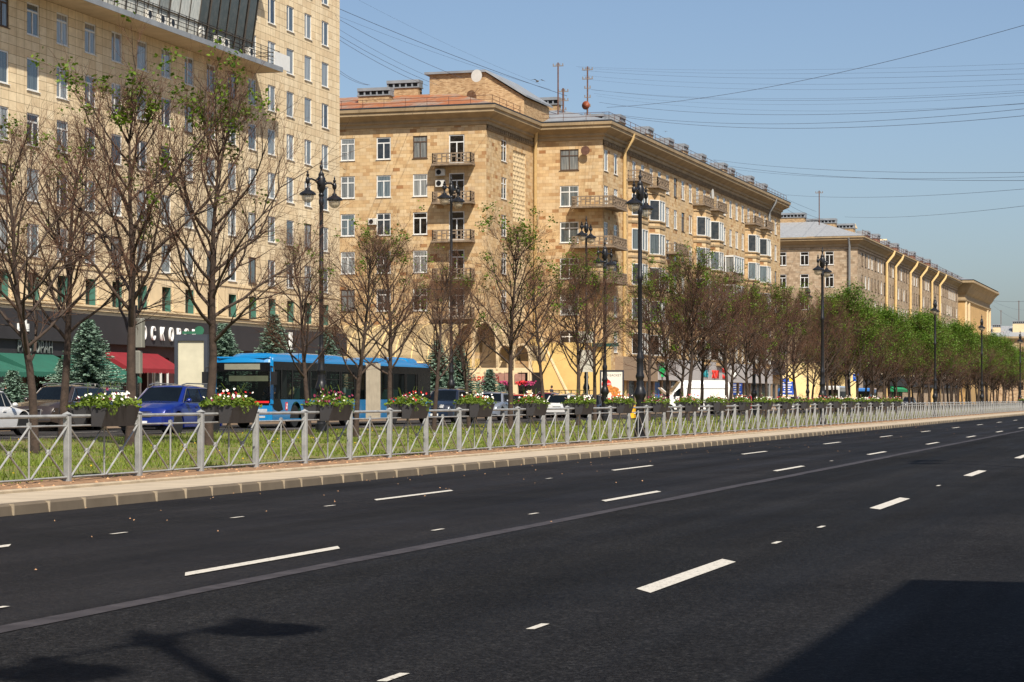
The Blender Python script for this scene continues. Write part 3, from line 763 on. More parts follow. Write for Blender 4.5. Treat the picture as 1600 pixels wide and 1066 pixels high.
# lattice balconies (local frame: wall at y=0, faces -y)
def balcony_mb(w, d, dep_rail=.9):
    s = MB(); s.box(-w / 2 - .06, w / 2 + .06, -d - .06, 0, -.16, 0)
    r_ = MB(); H_ = dep_rail
    def panel(L, f):       # f(u, v, z) -> xyz, u along, v thickness
        def bx(u0, u1, z0, z1):
            vs = [f(u, v, z) for z in (z0, z1) for u, v in ((u0, 0), (u1, 0), (u1, .09), (u0, .09))]
            r_.add(vs, [(0, 1, 2, 3), (4, 5, 6, 7), (0, 1, 5, 4), (1, 2, 6, 5), (2, 3, 7, 6), (3, 0, 4, 7)])
        bx(0, L, H_ - .1, H_); bx(0, L, .05, .13); bx(0, .1, 0, H_); bx(L - .1, L, 0, H_)
        n = max(2, int(L / .42)); st = L / n
        for i in range(n):
            u = i * st
            if i: bx(u - .045, u + .045, .13, H_ - .1)
            a = .36 if i % 2 else .55; bx(u + .03, u + st - .03, a, a + .09)
            if i % 3 == 0: bx(u + .03, u + st - .03, a + .17 if a < .5 else a - .3, (a + .17 if a < .5 else a - .3) + .06)
    panel(w, lambda u, v, z: (-w / 2 + u, -d + v, z))
    panel(d, lambda u, v, z: (-w / 2 + v, -d + u, z)); panel(d, lambda u, v, z: (w / 2 - v, -d + u, z))
    return s, r_
def balcony(root, x, y, z, rz, w, d, src={}):
    k = (w, d)
    if k not in src:
        s, r_ = balcony_mb(w, d); so_ = s.build('balcony', M['balc']); ro = r_.build('parapet', M['balc']); src[k] = (so_.data, ro.data)
        bpy.data.objects.remove(so_); bpy.data.objects.remove(ro)
    o = link('balcony', src[k][0], root, onb(root, x, y, z), rz); link('parapet', src[k][1], o, (0, 0, 0)); return o
for k in range(5): balcony(bb, -62.1, YA, heads[k] - 2.55, 0, 3.5, 1.05)
for z in (heads[0] - 2.35 - 1.15, heads[0] - 2.35 - 2.1): ac(bb, -63.4, YA, z, 0, 1.0)
ac(bb, -69.6, YA, heads[2] - 1.0, 0, .9)
for k in (0, 2, 4):                                         # corner balconies wrap the street corner
    z = [heads[1] - 1.98, 0, heads[2] - 2.3, 0, heads[3] - 2.2][k]
    balcony(bb, -53.45, YB, z, 0, 3.9, 1.15); balcony(bb, XB, YB + 2.15, z, RA, 4.3, 1.15)
balcony(bb, XB, 222.3, heads[2] - .3 - 1.0, RA, 5.2, 1.1); balcony(bb, XB, 222.3, heads[4] - .4, RA, 5.2, 1.1)
for q in ((206.6, 213.5), (234.2, 241.0), (261.5, 268.3)):
    for c in q: balcony(bb, XB, c, heads[0] - 1.98, RA, 4.6, 1.25)
# bay windows
def bay(root, y, zt_, zb):
    b = MB(); h = zt_ - zb; P = [(-2.1, 0), (-2.1, -.35), (-1.1, -1.12), (1.1, -1.12), (2.1, -.35), (2.1, 0)]
    lv = [heads[k] for k in range(1, 6)]; bands = []; wins = []
    zc = h
    for hd in lv:
        a = hd - zb; bands.append((a - 2.0, a))
    for i in range(5):
        p, q = P[i], P[i + 1]; cur = h
        for (w0, w1) in bands:
            if i in (1, 2, 3):
                b.quad((p[0], p[1], w1), (q[0], q[1], w1), (q[0], q[1], cur), (p[0], p[1], cur)); cur = w0
        b.quad((p[0], p[1], 0), (q[0], q[1], 0), (q[0], q[1], cur), (p[0], p[1], cur))
    b.add([(x, y_, h) for x, y_ in P], [tuple(range(6))])
    o = b.build('bay', M['ashlar'], root, loc=onb(root, XB, y, zb), rz=RA)
    for (w0, w1) in bands:
        for dz, ex in ((w0 - .14, .1), (w1 + .55, .07), (w0 - .62, .08)):
            pp = [(x * (1 + ex / 2.3), yy - ex) for x, yy in P]; pp[0] = (P[0][0] - ex, 0); pp[-1] = (P[-1][0] + ex, 0)
            c = MB(); c.prism(pp, dz, dz + .11, ax='z'); c.build('bay_moulding', M['cornice'], o)
    for bi, (w0, w1) in enumerate(bands):
        f = MB(); g_ = MB()
        for i in (1, 2, 3):
            p = Vector((P[i][0], P[i][1], 0)); q = Vector((P[i + 1][0], P[i + 1][1], 0)); u = (q - p); Ln = u.length; u.normalize(); nn = Vector((u.y, -u.x, 0))
            def bar(a0, a1, z0, z1, t=.09):
                vs = [p + u * a + nn * d + Vector((0, 0, z)) for z in (z0, z1) for a, d in ((a0, .02), (a1, .02), (a1, -t), (a0, -t))]
                f.add(vs, [(0, 1, 2, 3), (4, 5, 6, 7), (0, 1, 5, 4), (1, 2, 6, 5), (2, 3, 7, 6), (3, 0, 4, 7)])
            bar(0, .07, w0, w1); bar(Ln - .07, Ln, w0, w1); bar(.07, Ln - .07, w0, w0 + .07); bar(.07, Ln - .07, w1 - .07, w1)
            if i == 2: bar(Ln * .5 - .05, Ln * .5 + .05, w0 + .09, w1 - .09)
            g_.add([p - nn * .05 + Vector((0, 0, w0)), q - nn * .05 + Vector((0, 0, w0)), q - nn * .05 + Vector((0, 0, w1)), p - nn * .05 + Vector((0, 0, w1))], [(0, 1, 2, 3)], (bi + i) % 2)
        f.build('bay_window_frame', M['white'], o); g_.build('bay_glass', [GL[2], GL[1]], o)
for c in bayc: bay(bb, c, heads[0] - 2.12, 5.2)
# glazed loggias between the bays
for k in (2, 3):
    b = MB(); b.box(-2.6, 2.6, -1.1, 0, -.2, 0); o = b.build('loggia', M['balc'], bb, loc=onb(bb, XB, 250.6, heads[k] - 2.5), rz=RA)
    b = MB(); b.box(-2.6, 2.6, -1.08, -1.0, .75, 2.5); b.box(-2.6, -2.52, -1.08, 0, .75, 2.5); b.build('loggia_glass', GL[0], o)
    b = MB()
    for x in (-2.6, -1.3, 0, 1.3, 2.55): b.box(x - .04, x + .09, -1.13, -1.0, .75, 2.55)
    for y_ in (-1.1, -.1): b.box(-2.66, -2.55, y_ - .05, y_ + .07, .75, 2.55)
    b.box(-2.67, 2.65, -1.14, -1.0, 2.45, 2.62); b.box(-2.67, -2.54, -1.14, 0, 2.45, 2.62); b.box(-2.67, 2.65, -1.14, -1.0, .72, .84); b.build('loggia_frame', M['white'], o)
    s_, r_ = balcony_mb(5.2, 1.08, .75); r_.build('parapet', M['balc'], o)
def dish(root, x, y, z, rz, m, r=.45):
    b = MB(); b.lathe([(0, .06), (r * .5, .03), (r * .85, -.06), (r, -.14)], 20, ax='y'); b.tube([(0, .06, 0), (0, .5, -.2)], .03, 5); b.build('satellite_dish', m, root, loc=onb(root, x, y, z), rz=rz)
dish(bb, -61.8, 186.5, 29.9, -.2, M['ac'], .55); dish(bb, XB + 1.0, 236.5, 23.6, RA, M['ac'], .6); dish(bb, -54.3, YB - .35, 24.0, 0, M['rust'], .42)
# street level: fascias, shop fronts, arcade
b = Part(); b.box(XB, XB + .8, 199.6, 213, 3.3, 5.5); b.into(bb, 'shop_fascia', M['taupe'])
b = Part(); b.box(XB, XB + .85, 213, 272, 3.45, 5.6); b.into(bb, 'shop_fascia', M['greylb'])
b = Part(); b.box(XB, XB + .8, 272, 281, 4.6, 6.3); b.into(bb, 'shop_fascia', M['fascia'])
b = Part(); b.box(XB + .005, XB + .1, 199.6, 281, .5, 3.4); b.into(bb, 'shop_glazing', GL[1])
for i in range(24): b = Part(); b.box(XB + .1, XB + .22, 200 + i * 3.4, 200.5 + i * 3.4, .5, 3.4); b.into(bb, 'shop_pier', M['taupe'])
yb = along(1035, 51.9, TH2); b = Part(); b.box(XB + .86, XB + 1.0, yb - .35, yb + .35, 3.75, 5.25); b.box(XB + .86, XB + .99, yb - 1.2, yb + 1.2, 4.25, 4.75); b.into(bb, 'pharmacy_cross', mat('green_cross', (20, 170, 90), .5))
for px, s, z, sz, m in ((1103, 'АЛЬ', 3.9, 1.5, M['cyan']), (1118, 'ХОУП', 3.8, 1.7, M['redlet']), (1131, 'Нью', 4.5, .9, M['redlet']), (1132, 'Книги', 3.8, .9, M['redlet']), (1147, 'Кухни', 4.0, 1.5, M['lettering'])):
    text(s, sz * .72, .08, m, bb, onb(bb, XB + .9, along(px, 51.9, TH2), z), name='sign_letters')
b = Part(); b.box(XB + .12, XB + .16, along(1023, 52.6, TH2), along(1031, 52.6, TH2), .6, 3.2); b.into(bb, 'shop_poster', mat('blue_shop_poster', (30, 92, 160), .5, var=.5, sc=1.2))
b = Part(); b.box(-84, XA - .1, YA - .02 + .0, YA - .06, 3.7, 5.0); b.into(bb, 'shop_fascia', M['yplaster'])
# quarter-round vault over the pavement beside the wing
b = Part(); n = 8; xa0, xa1 = -83, -60.6
arc = [(YA - 5.4 * math.cos(i * math.pi / 2 / n), 4.6 + 3.4 * math.sin(i * math.pi / 2 / n)) for i in range(n + 1)]
for i in range(n): b.quad((xa0, arc[i][0], arc[i][1]), (xa1, arc[i][0], arc[i][1]), (xa1, arc[i + 1][0], arc[i + 1][1]), (xa0, arc[i + 1][0], arc[i + 1][1]))
vv = b.into(bb, 'arcade_vault', M['tan'], smooth=True)
b = Part(); x = xa0
while x <= xa1 + .1: b.tube([(x, a - .03, z + .03) for a, z in arc], .06, 5); x += 1.45
b.tube([(xa0, arc[0][0], arc[0][1]), (xa1, arc[0][0], arc[0][1])], .09, 5); b.into(bb, 'vault_rib', M['rib'])
b = Part()
for x in range(-82, -60, 3): b.box(x - .12, x + .12, arc[0][0] - .05, arc[0][0] + .19, .5, 4.6)
b.into(bb, 'arcade_column', M['cream'])

# ------------------------------------------------------------------ arched shop pavilion in the corner
pv = building('arcade_pavilion', 'cream pavilion with one tall and two low arches beside the yellow stair wall', 'pavilion', (-55.5, 178, .5), TH2)
YP = 176.5
def xon(px, Y):
    a = (px - 800) / F; z = Y / (math.cos(TH2) + a * math.sin(TH2)); return -(z * math.sin(TH2) - a * z * math.cos(TH2))
def arch(b, xc, w, z0, zs_, ztop, y0, y1, m=0, wall_top=None, wx0=None, wx1=None):
    n = 10; pts = []
    for i in range(n + 1):
        t = i / n * math.pi; pts.append((xc - w / 2 * math.cos(t), zs_ + (ztop - zs_) * math.sin(t) ** .8))
    inner = [(xc - w / 2, z0)] + pts + [(xc + w / 2, z0)]
    k = .16; outer = [(xc + (x - xc) * (1 + 2 * k / w), z if z == z0 else z + k * max(0, (z - zs_) / (ztop - zs_))) for x, z in inner]
    for i in range(len(inner) - 1):
        a, c, d, e_ = inner[i], inner[i + 1], outer[i + 1], outer[i]
        b.add([(a[0], y0, a[1]), (c[0], y0, c[1]), (d[0], y0, d[1]), (e_[0], y0, e_[1]), (a[0], y1, a[1]), (c[0], y1, c[1]), (d[0], y1, d[1]), (e_[0], y1, e_[1])],
              [(0, 1, 2, 3), (0, 4, 5, 1), (3, 2, 6, 7), (4, 7, 6, 5)], m)
b = Part()
xs = [xon(p, YP) for p in (740, 775, 778, 800, 803, 826)]
arch(b, (xs[0] + xs[1]) / 2, xs[1] - xs[0], 4.2, 5.4, 7.9, YP, YP + .35); arch(b, (xs[2] + xs[3]) / 2, xs[3] - xs[2], 4.0, 4.7, 6.0, YP, YP + .35); arch(b, (xs[4] + xs[5]) / 2, xs[5] - xs[4], 4.0, 4.7, 6.0, YP, YP + .35)
b.into(pv, 'arch', M['cream'])
b = Part(); b.box(xs[0] - .2, xs[1] + .2, YP + 2.2, YP + 2.3, 4.1, 7.6)
for i in range(8): b.box(xs[0] - .2, xs[1] + .2, YP + 2.16, YP + 2.2, 4.2 + i * .42, 4.24 + i * .42)
b.into(pv, 'siding', M['cream'])
b = Part()
for (a, c, zt_) in ((xs[0], xs[1], 7.9), (xs[2], xs[3], 6.0), (xs[4], xs[5], 6.0)):
    n = 8; r = [((a + c) / 2 - (c - a) / 2 * math.cos(i / n * math.pi), (5.4 if zt_ > 7 else 4.7) + (zt_ - (5.4 if zt_ > 7 else 4.7)) * math.sin(i / n * math.pi) ** .8 + .05) for i in range(n + 1)]
    for i in range(n): b.quad((r[i][0], YP + .35, r[i][1]), (r[i + 1][0], YP + .35, r[i + 1][1]), (r[i + 1][0], YP + 5, r[i + 1][1]), (r[i][0], YP + 5, r[i][1]))
b.into(pv, 'vault', M['tan'], smooth=True)
b = Part(); b.box(xs[0] - .6, xs[5] + .3, YP + .05, YP + .25, 3.75, 4.15); b.into(pv, 'beam', M['cream'])
b = Part()
for p in (741, 752, 776, 786, 801, 806, 827): x = xon(p, YP); b.box(x - .14, x + .14, YP, YP + .28, .5, 3.8)
b.into(pv, 'column', M['cream'])
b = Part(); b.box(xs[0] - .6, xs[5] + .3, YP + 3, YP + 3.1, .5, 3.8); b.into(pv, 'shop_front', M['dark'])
b = Part(); b.box(xs[0] - .8, xs[0] + 1.6, YP - .1, YP - .02, 2.95, 3.7); b.into(pv, 'sign_board', M['cream'])
text('ЧАРЕ', .6, .05, M['redlet'], pv, onb(pv, xs[0] + .3, YP - .13, 3.02), rot=(R(90), 0, 0), name='sign_letters')
b = Part(); b.box(xs[1] - .9, xs[3] - .1, YP - .1, YP - .02, 2.95, 3.7); b.box(xs[4] + .1, xs[5] - .3, YP - .1, YP - .02, 2.9, 3.65); b.into(pv, 'sign_board', mat('pink_board', (150, 112, 98), .6, var=.15, sc=4))
text('ЧАЙ', .6, .05, mat('dark_red_letters', (124, 34, 30), .5), pv, onb(pv, xs[1] - .3, YP - .13, 3.02), rot=(R(90), 0, 0), name='sign_letters')

# ------------------------------------------------------------------ yellow stair block with its railing
sb = building('stair_block', 'yellow plastered entrance stair with a sloping parapet and black railing against the stone corner', 'staircase', (-54.5, 190, .5), TH2)
YQ = 190.0; xq0, xq1 = xon(829, YQ), xon(932, YQ); xm = xon(898, YQ)
b = Part(); b.prism([(xq0, .5), (xm, .5), (xq0 + .9, 6.9), (xq0, 6.9)], YQ, YQ + .35); b.into(sb, 'sloping_parapet', M['yplaster'])
b = Part(); b.add([(xq0 + .9, YQ - .06, 6.9), (xm, YQ - .06, .55), (xm, YQ + .42, .55), (xq0 + .9, YQ + .42, 6.9), (xq0 + .9, YQ - .06, 7.05), (xm + .1, YQ - .06, .7), (xm + .1, YQ + .42, .7), (xq0 + .9, YQ + .42, 7.05)], [(0, 1, 5, 4), (4, 5, 6, 7), (3, 2, 6, 7)]); b.into(sb, 'coping', M['cream'])
b = Part(); b.box(xq0, xq1, YQ + 1.6, YQ + 5, .5, 6.6); b.into(sb, 'wall', M['yplaster'])
b = Part(); b.box(xm + 1.2, xq1 + 1.6, YQ + 1.3, YQ + 1.6, 6.2, 6.5); b.into(sb, 'canopy', mat('dark_green_canopy', (20, 70, 62), .6))
b = Part(); a = xon(826, YQ - 2); c = xon(926, YQ - 2)
for z in (1.0, 1.9, 2.3): b.box(a, c, YQ - 2, YQ - 1.94, z, z + .06)
x = a
while x < c: b.box(x, x + .06, YQ - 2.003, YQ - 1.937, .5, 2.36); x += .55
b.into(sb, 'railing', M['black'])

# ------------------------------------------------------------------ further blocks
b3 = building('apartment_building', 'long pale stone block beyond the yellow one with six cream downpipes', 'building', (-52, 318, .5), TH2)
X3, Y3, Y3e = -48.0, 314.5, 443.0; E3 = 23.3
W3 = Wins(); hs = []; h3 = [22.4 - 3.15 * k for k in range(6)]
for xc in (-58.7, -55.5, -51.97, -62.2, -65.6):
    for z in h3: hs.append((xc - .62, xc + .62, z - 1.9, z)); W3.add(xc, Y3, z - 1.9, 0, 1.24, 1.9, 'T', M['white'], 1, -100 + (0 if xc > -60 else 900))
b = Part(); facade(b, 'y', Y3, -82, X3, .4, E3, hs, .25)
hs = []
for i in range(39):
    c = Y3 + 4.4 + 3.2 * i
    for k, z in enumerate(h3): hs.append((c - .65, c + .65, z - 1.9, z)); W3.add(X3, c, z - 1.9, RA, 1.3, 1.9, 'T', M['white'] if rw.random() < .6 else M['wood'], gi(), i + k * 24)
facade(b, 'x', X3, Y3, Y3e, .4, E3, hs, .25); b.into(b3, 'wall', M['ashlar3']); W3.done(b3, 96)
b = Part(); ev = [(-82, Y3), (X3, Y3), (X3, Y3e)]
run(b, ev, [(0, 23.0), (.15, 23.05), (.15, 23.35), (.35, 23.5), (.7, 23.8), (.95, 23.9), (.95, 24.15), (1.1, 24.2), (1.1, 24.4), (0, 24.45)]); b.into(b3, 'cornice', M['cornice'])
b = Part(); run(b, ev, [(0.004, 22.55), (.1, 22.58), (.1, 22.68), (0.004, 22.7)]); b.into(b3, 'string_course', M['cornice_dark'])
b = Part(); b.add([(-82, Y3 - 1.1, 24.45), (X3 + 1.1, Y3 - 1.1, 24.45), (X3 + 1.1, Y3e, 24.45), (-55, Y3 + 7, 27.2), (-55, Y3e - 5, 27.2), (-82, Y3 + 7, 27.2), (-60, Y3e, 24.45)], [(0, 1, 3, 5), (1, 2, 4, 3), (2, 6, 4)]); b.into(b3, 'roof', M['patchroof'])
for i, px in enumerate((1387, 1401, 1424, 1440, 1457.6, 1470)):
    y = along(px, 47.6, TH2); pipe(b3, [(X3 + 1.1, y + 2.5, 24.2), (X3 + .9, y + 2.2, 23.5), (X3 + .25, y, 22.2), (X3 + .22, y, 1)], .22, M['pipe'])
y = Y3 - .25; pipe(b3, [(-49.1, Y3 - 1.0, 24.2), (-49.1, Y3 - .3, 22.9), (-49.1, Y3 - .25, 1)], .17, M['pipe2'])
M['rbrick'] = mat('red_brown_brick', (134, 92, 74), .9, var=.2)
for i, (x, y, z, lx, ly) in enumerate(((-58.5, 322, 27.0, 3.6, 1.4), (-55.0, 326, 26.4, 4.2, 1.4), (-52.2, 330, 25.9, 2.6, 1.4))): chimney(b3, x, y, z - 1.5, z + .8, lx, ly, M['brick'])
for i in range(9): chimney(b3, -51.6, 344 + 11 * i, 24.8, 26.6 + .3 * (i % 2), 1.6, 2.6, M['rbrick'])
for y in (338, 372):
    b = Part(); b.box(-55, -52.5, y, y + 4, 25.2, 27.6); b.into(b3, 'dormer', M['cream'])
    b = Part(); b.prism([(y - .3, 27.6), (y + 4.3, 27.6), (y + 2, 28.2)], -55.2, -52.2, ax='x'); b.into(b3, 'dormer_roof', M['cream'])
b = Part()
for z in (24.9, 25.3): b.tube([(X3 + .7, Y3, z), (X3 + .7, Y3e, z)], .03, 4)
y = Y3
while y < Y3e: b.tube([(X3 + .7, y, 24.4), (X3 + .7, y, 25.35)], .03, 4); y += 2.4
b.into(b3, 'roof_railing', M['rust'])
b = Part(); b.box(-74, X3 + .005, Y3 - .05, Y3 - .005, .5, 6.6); b.into(b3, 'ground_floor_band', mat('pale_yellow_plaster', (232, 208, 150), .8, var=.05))
b = Part(); b.box(X3, X3 + .5, Y3 + 5, Y3e, 3.6, 5.2); b.into(b3, 'shop_fascia', M['fascia'])
b4 = building('tower_block', 'ochre corner tower with a heavy cornice at the far end of the street', 'building', (-48, 445, .5), TH2)
X4, Y4, Y4e = -46.7, 443.2, 493.0
b = Part(); b.quad((-62, Y4, .4), (X4, Y4, .4), (X4, Y4, 22.4), (-62, Y4, 22.4)); b.quad((X4, Y4, .4), (X4, Y4e, .4), (X4, Y4e, 22.4), (X4, Y4, 22.4)); b.quad((X4, Y4e, .4), (-62, Y4e, .4), (-62, Y4e, 22.4), (X4, Y4e, 22.4))
b.into(b4, 'wall', mat('ochre_render', (176, 142, 92), .9, var=.1, sc=.6))
b = Part(); ev = [(-62, Y4), (X4, Y4), (X4, Y4e), (-62, Y4e)]
run(b, ev, [(0, 20.6), (.3, 20.8), (.3, 21.2), (.06, 21.3), (.06, 21.9), (.5, 22.4), (1.0, 23.3), (1.5, 23.9), (1.9, 24.2), (1.9, 24.6), (0, 24.8)]); b.into(b4, 'cornice', M['cornice'])
b = Part()
for c in (Y4 + .7, Y4 + 6.5, Y4e - 6, Y4e - .7): b.box(X4, X4 + .3, c - .6, c + .6, 8, 20.6)
b.box(X4, X4 + .35, Y4, Y4e, 13.8, 14.6); b.box(X4, X4 + 3.5, Y4 + 3, Y4e + 30, 12.6, 13.6); b.into(b4, 'pilaster', M['cream'])
b = Part(); b.add([(-62, Y4 - 1.9, 24.8), (X4 + 1.9, Y4 - 1.9, 24.8), (X4 + 1.9, Y4e + 1.9, 24.8), (-56, Y4 + 8, 26.6), (-56, Y4e - 8, 26.6), (-62, Y4e + 1.9, 24.8)], [(0, 1, 3), (1, 2, 4, 3), (2, 5, 4)]); b.into(b4, 'roof', M['zinc'])
for i in range(4): chimney(b4, -52, Y4 + 8 + 10 * i, 25, 26.6, 1.6, 2.6, M['cream'])
b5 = building('low_building', 'low distant building with a rust-streaked tin roof past the ochre tower', 'building', (-60, 600, 0), TH)
Y5 = 600
def xon1(px, Y): a = (px - 800) / F; z = Y / (math.cos(TH) + a * math.sin(TH)); return -(z * math.sin(TH) - a * z * math.cos(TH))
x0, x1 = xon1(1535, Y5), xon1(1680, Y5)
b = Part(); hs = [(x0 + 2 + 3.6 * i, x0 + 3.4 + 3.6 * i, z, z + 2) for i in range(6) for z in (4, 8, 12)]
facade(b, 'y', Y5, x0, x1, -.05, 17.5, hs, .3); b.quad((x1, Y5, 0), (x1, Y5 + 12, 0), (x1, Y5 + 12, 17.5), (x1, Y5, 17.5)); b.into(b5, 'wall', M['ashlar2'])
b = Part(); b.quad((x0, Y5 + .3, 3), (x1, Y5 + .3, 3), (x1, Y5 + .3, 15), (x0, Y5 + .3, 15)); b.into(b5, 'window_band', GL[1])
b = Part(); run(b, [(x0, Y5), (x1, Y5), (x1, Y5 + 12)], [(0, 16.6), (.4, 17), (.9, 17.5), (.9, 18), (0, 18)]); b.into(b5, 'cornice', M['cornice'])
b = Part(); b.add([(x0, Y5 - .9, 18), (x1 + .9, Y5 - .9, 18), (x1 - 3, Y5 + 7, 21), (x0, Y5 + 7, 21), (x1 + .9, Y5 + 13, 18)], [(0, 1, 2, 3), (1, 4, 2)]); b.into(b5, 'roof', M['patchroof'])
chimney(b5, xon1(1592, Y5), Y5 + 3, 19, 21.5, 3.5, 1.6, M['cream']); chimney(b5, xon1(1556, Y5), Y5 + 3, 18.6, 20.6, 2, 1.6, M['cream'])
# block behind the camera that shades the near corner of the road
nb = building('corner_building', 'plain cream corner building on the near pavement shading the right of the road', 'building', (4, 5, .15))
b = Part(); hs = [(-18 + 3.4 * i, -16.6 + 3.4 * i, z, z + 1.9) for i in range(8) for z in (1.2, 4.5, 7.8)]
X6, Y6, Z6 = 3.6, 11.2, 12.0
for i in range(8):
    for z in (1.2, 4.5, 7.8):
        y = -18 + 3.4 * i; b.box(X6 - .03, X6 + .0, y, y + 1.4, z - .1, z)
b.box(X6, 18, -25, Y6, .1, Z6); b.into(nb, 'wall', M['tile'])
b = Part()
for i in range(8):
    for z in (1.2, 4.5, 7.8):
        y = -18 + 3.4 * i; b.box(X6 - .02, X6 - .004, y, y + 1.4, z, z + 1.9)
b.into(nb, 'window', GL[1])

# ------------------------------------------------------------------ grass, debris
rg = random.Random(77)
def blades():
    vs = []; fs = []
    def blade(x, y, h, w):
        a = rg.uniform(0, 6.28); dx, dy = math.cos(a) * w, math.sin(a) * w; lx, ly = rg.gauss(0, h * .45), rg.gauss(0, h * .45)
        z = zt(x) - .015; b = len(vs); vs.extend([(x - dx, y - dy, z), (x + dx, y + dy, z), (x + lx, y + ly, z + h)]); fs.append((b, b + 1, b + 2))
    cl = [(rg.uniform(-30, -18.2), 24 + 120 * rg.random() ** 1.6, rg.uniform(.3, 1.3), rg.uniform(.06, .16)) for _ in range(700)]
    for cx, cy, r_, h in cl:
        for _ in range(int(90 * r_ * min(1, 45 / cy))):
            x = min(-18.1, max(-30.05, rg.gauss(cx, r_ * .5))); blade(x, rg.gauss(cy, r_ * .7), h * rg.uniform(.6, 1.3), .008 + cy * .00016)
    for _ in range(12000):
        y = 24 + 170 * rg.random() ** 1.9; blade(rg.uniform(-30.05, -18.05), y, rg.uniform(.04, .1), .008 + y * .00016)
    b = MB(); b.v = vs; b.f = fs; b.m = [0] * len(fs); return b
gr = blades().build('grass', M['grassb'], uv=False); gr['kind'] = 'stuff'; gr['label'] = 'patchy spring grass growing on the median'
b = MB()
for _ in range(110):
    x, y = rg.uniform(-29.5, -18.4), 26 + 90 * rg.random() ** 1.3; s_ = .019
    z = zt(x) + rg.uniform(.05, .1); b.add([(x + s_ * math.cos(k), y, z + s_ * math.sin(k)) for k in (0, 1.26, 2.5, 3.77, 5.0)] , [(0, 1, 2, 3, 4)])
    b.add([(x + s_ * math.cos(k), y + s_ * math.sin(k), z) for k in (0, 1.26, 2.5, 3.77, 5.0)] , [(0, 1, 2, 3, 4)])
o = b.build('dandelions', mat('yellow_flower_heads', (230, 190, 30), .8), uv=False); o['kind'] = 'stuff'; o['label'] = 'yellow dandelions scattered through the median grass'
b = MB()
for _ in range(170):
    x = -14.9 + abs(rg.gauss(0, 1)) * 2.2; y = 14 + 120 * rg.random() ** 1.4; s_ = rg.uniform(.006, .016)
    if x > -1: continue
    pts = [(x + s_ * math.cos(k) * rg.uniform(.6, 1.3), y + s_ * 1.3 * math.sin(k), .012 + rg.uniform(0, .012)) for k in (0, 1.26, 2.5, 3.77, 5.0)]; b.add(pts + [(x, y, .03)], [(0, 1, 5), (1, 2, 5), (2, 3, 5), (3, 4, 5), (4, 0, 5)])
for _ in range(500):
    x = rg.uniform(-17.9, -16.9); y = 24 + 90 * rg.random() ** 1.4; s_ = rg.uniform(.01, .035)
    z = zs(x); pts = [(x + s_ * math.cos(k) * rg.uniform(.6, 1.3), y + s_ * 1.3 * math.sin(k), z) for k in (0, 1.26, 2.5, 3.77, 5.0)]; b.add(pts + [(x, y, z + s_)], [(0, 1, 5), (1, 2, 5), (2, 3, 5), (3, 4, 5), (4, 0, 5)])
o = b.build('debris', mat('dry_leaf_debris', (168, 128, 92), .9, var=.4, sc=9), uv=False); o['kind'] = 'stuff'; o['label'] = 'small dry leaves and grit along the kerb'

# ------------------------------------------------------------------ railing on the median
FX = -17.9; SEC = 2.64; zc106 = zc_on(106, 17.9); YF0 = along(106, 17.9) - 3 * SEC; ZFB = .185
fence = thing('fence', 'long galvanised steel railing of crossed bars along the edge of the grass median', 'fence', (FX, YF0, ZFB))
b = MB(); b.bbox(-.055, .055, -.055, .055, -.1, 1.12, .012); b.add([(-.07, -.07, 1.12), (.07, -.07, 1.12), (.07, .07, 1.12), (-.07, .07, 1.12), (0, 0, 1.17)], [(0, 1, 4), (1, 2, 4), (2, 3, 4), (3, 0, 4), (3, 2, 1, 0)])
for z in (.95, 1.08): b.box(-.03, .03, -.09, .09, z - .03, z + .03)
post = b.build('post', M['steel'], fence)
b = MB(); y0, y1 = .056, SEC - .056; ym = SEC / 2
b.tube([(0, y0, 1.08), (0, y1, 1.08)], .03, 8); b.tube([(0, y0, .92), (0, y1, .92)], .019, 6); b.tube([(0, y0, .06), (0, y1, .06)], .02, 6)
b.tube([(0, ym, .06), (0, ym, .99)], .017, 6); b.box(-.024, .024, ym - .04, ym + .04, .88, .98)
for a, c in ((y0, ym - .02), (ym + .02, y1)):
    b.tube([(-.018, a, .92), (-.018, c, .06)], .017, 6); b.tube([(.018, a, .06), (.018, c, .92)], .017, 6)
    m_ = (a + c) / 2; b.lathe([(.0, -.03), (.045, -.03), (.045, .03), (0, .03)], 10, (0, m_, .49), ax='x')
panel = b.build('panel', M['steel'], fence, smooth=True, ang=40)
NS = 98
rf = random.Random(3)
for i in range(1, NS + 1):
    o = inst(post, fence, (rf.uniform(-.01, .01), i * SEC, rf.uniform(-.012, .006))); o.rotation_euler = (rf.uniform(-.008, .008), rf.uniform(-.012, .012), 0)
    if i < NS: inst(panel, fence, (0, i * SEC, 0))
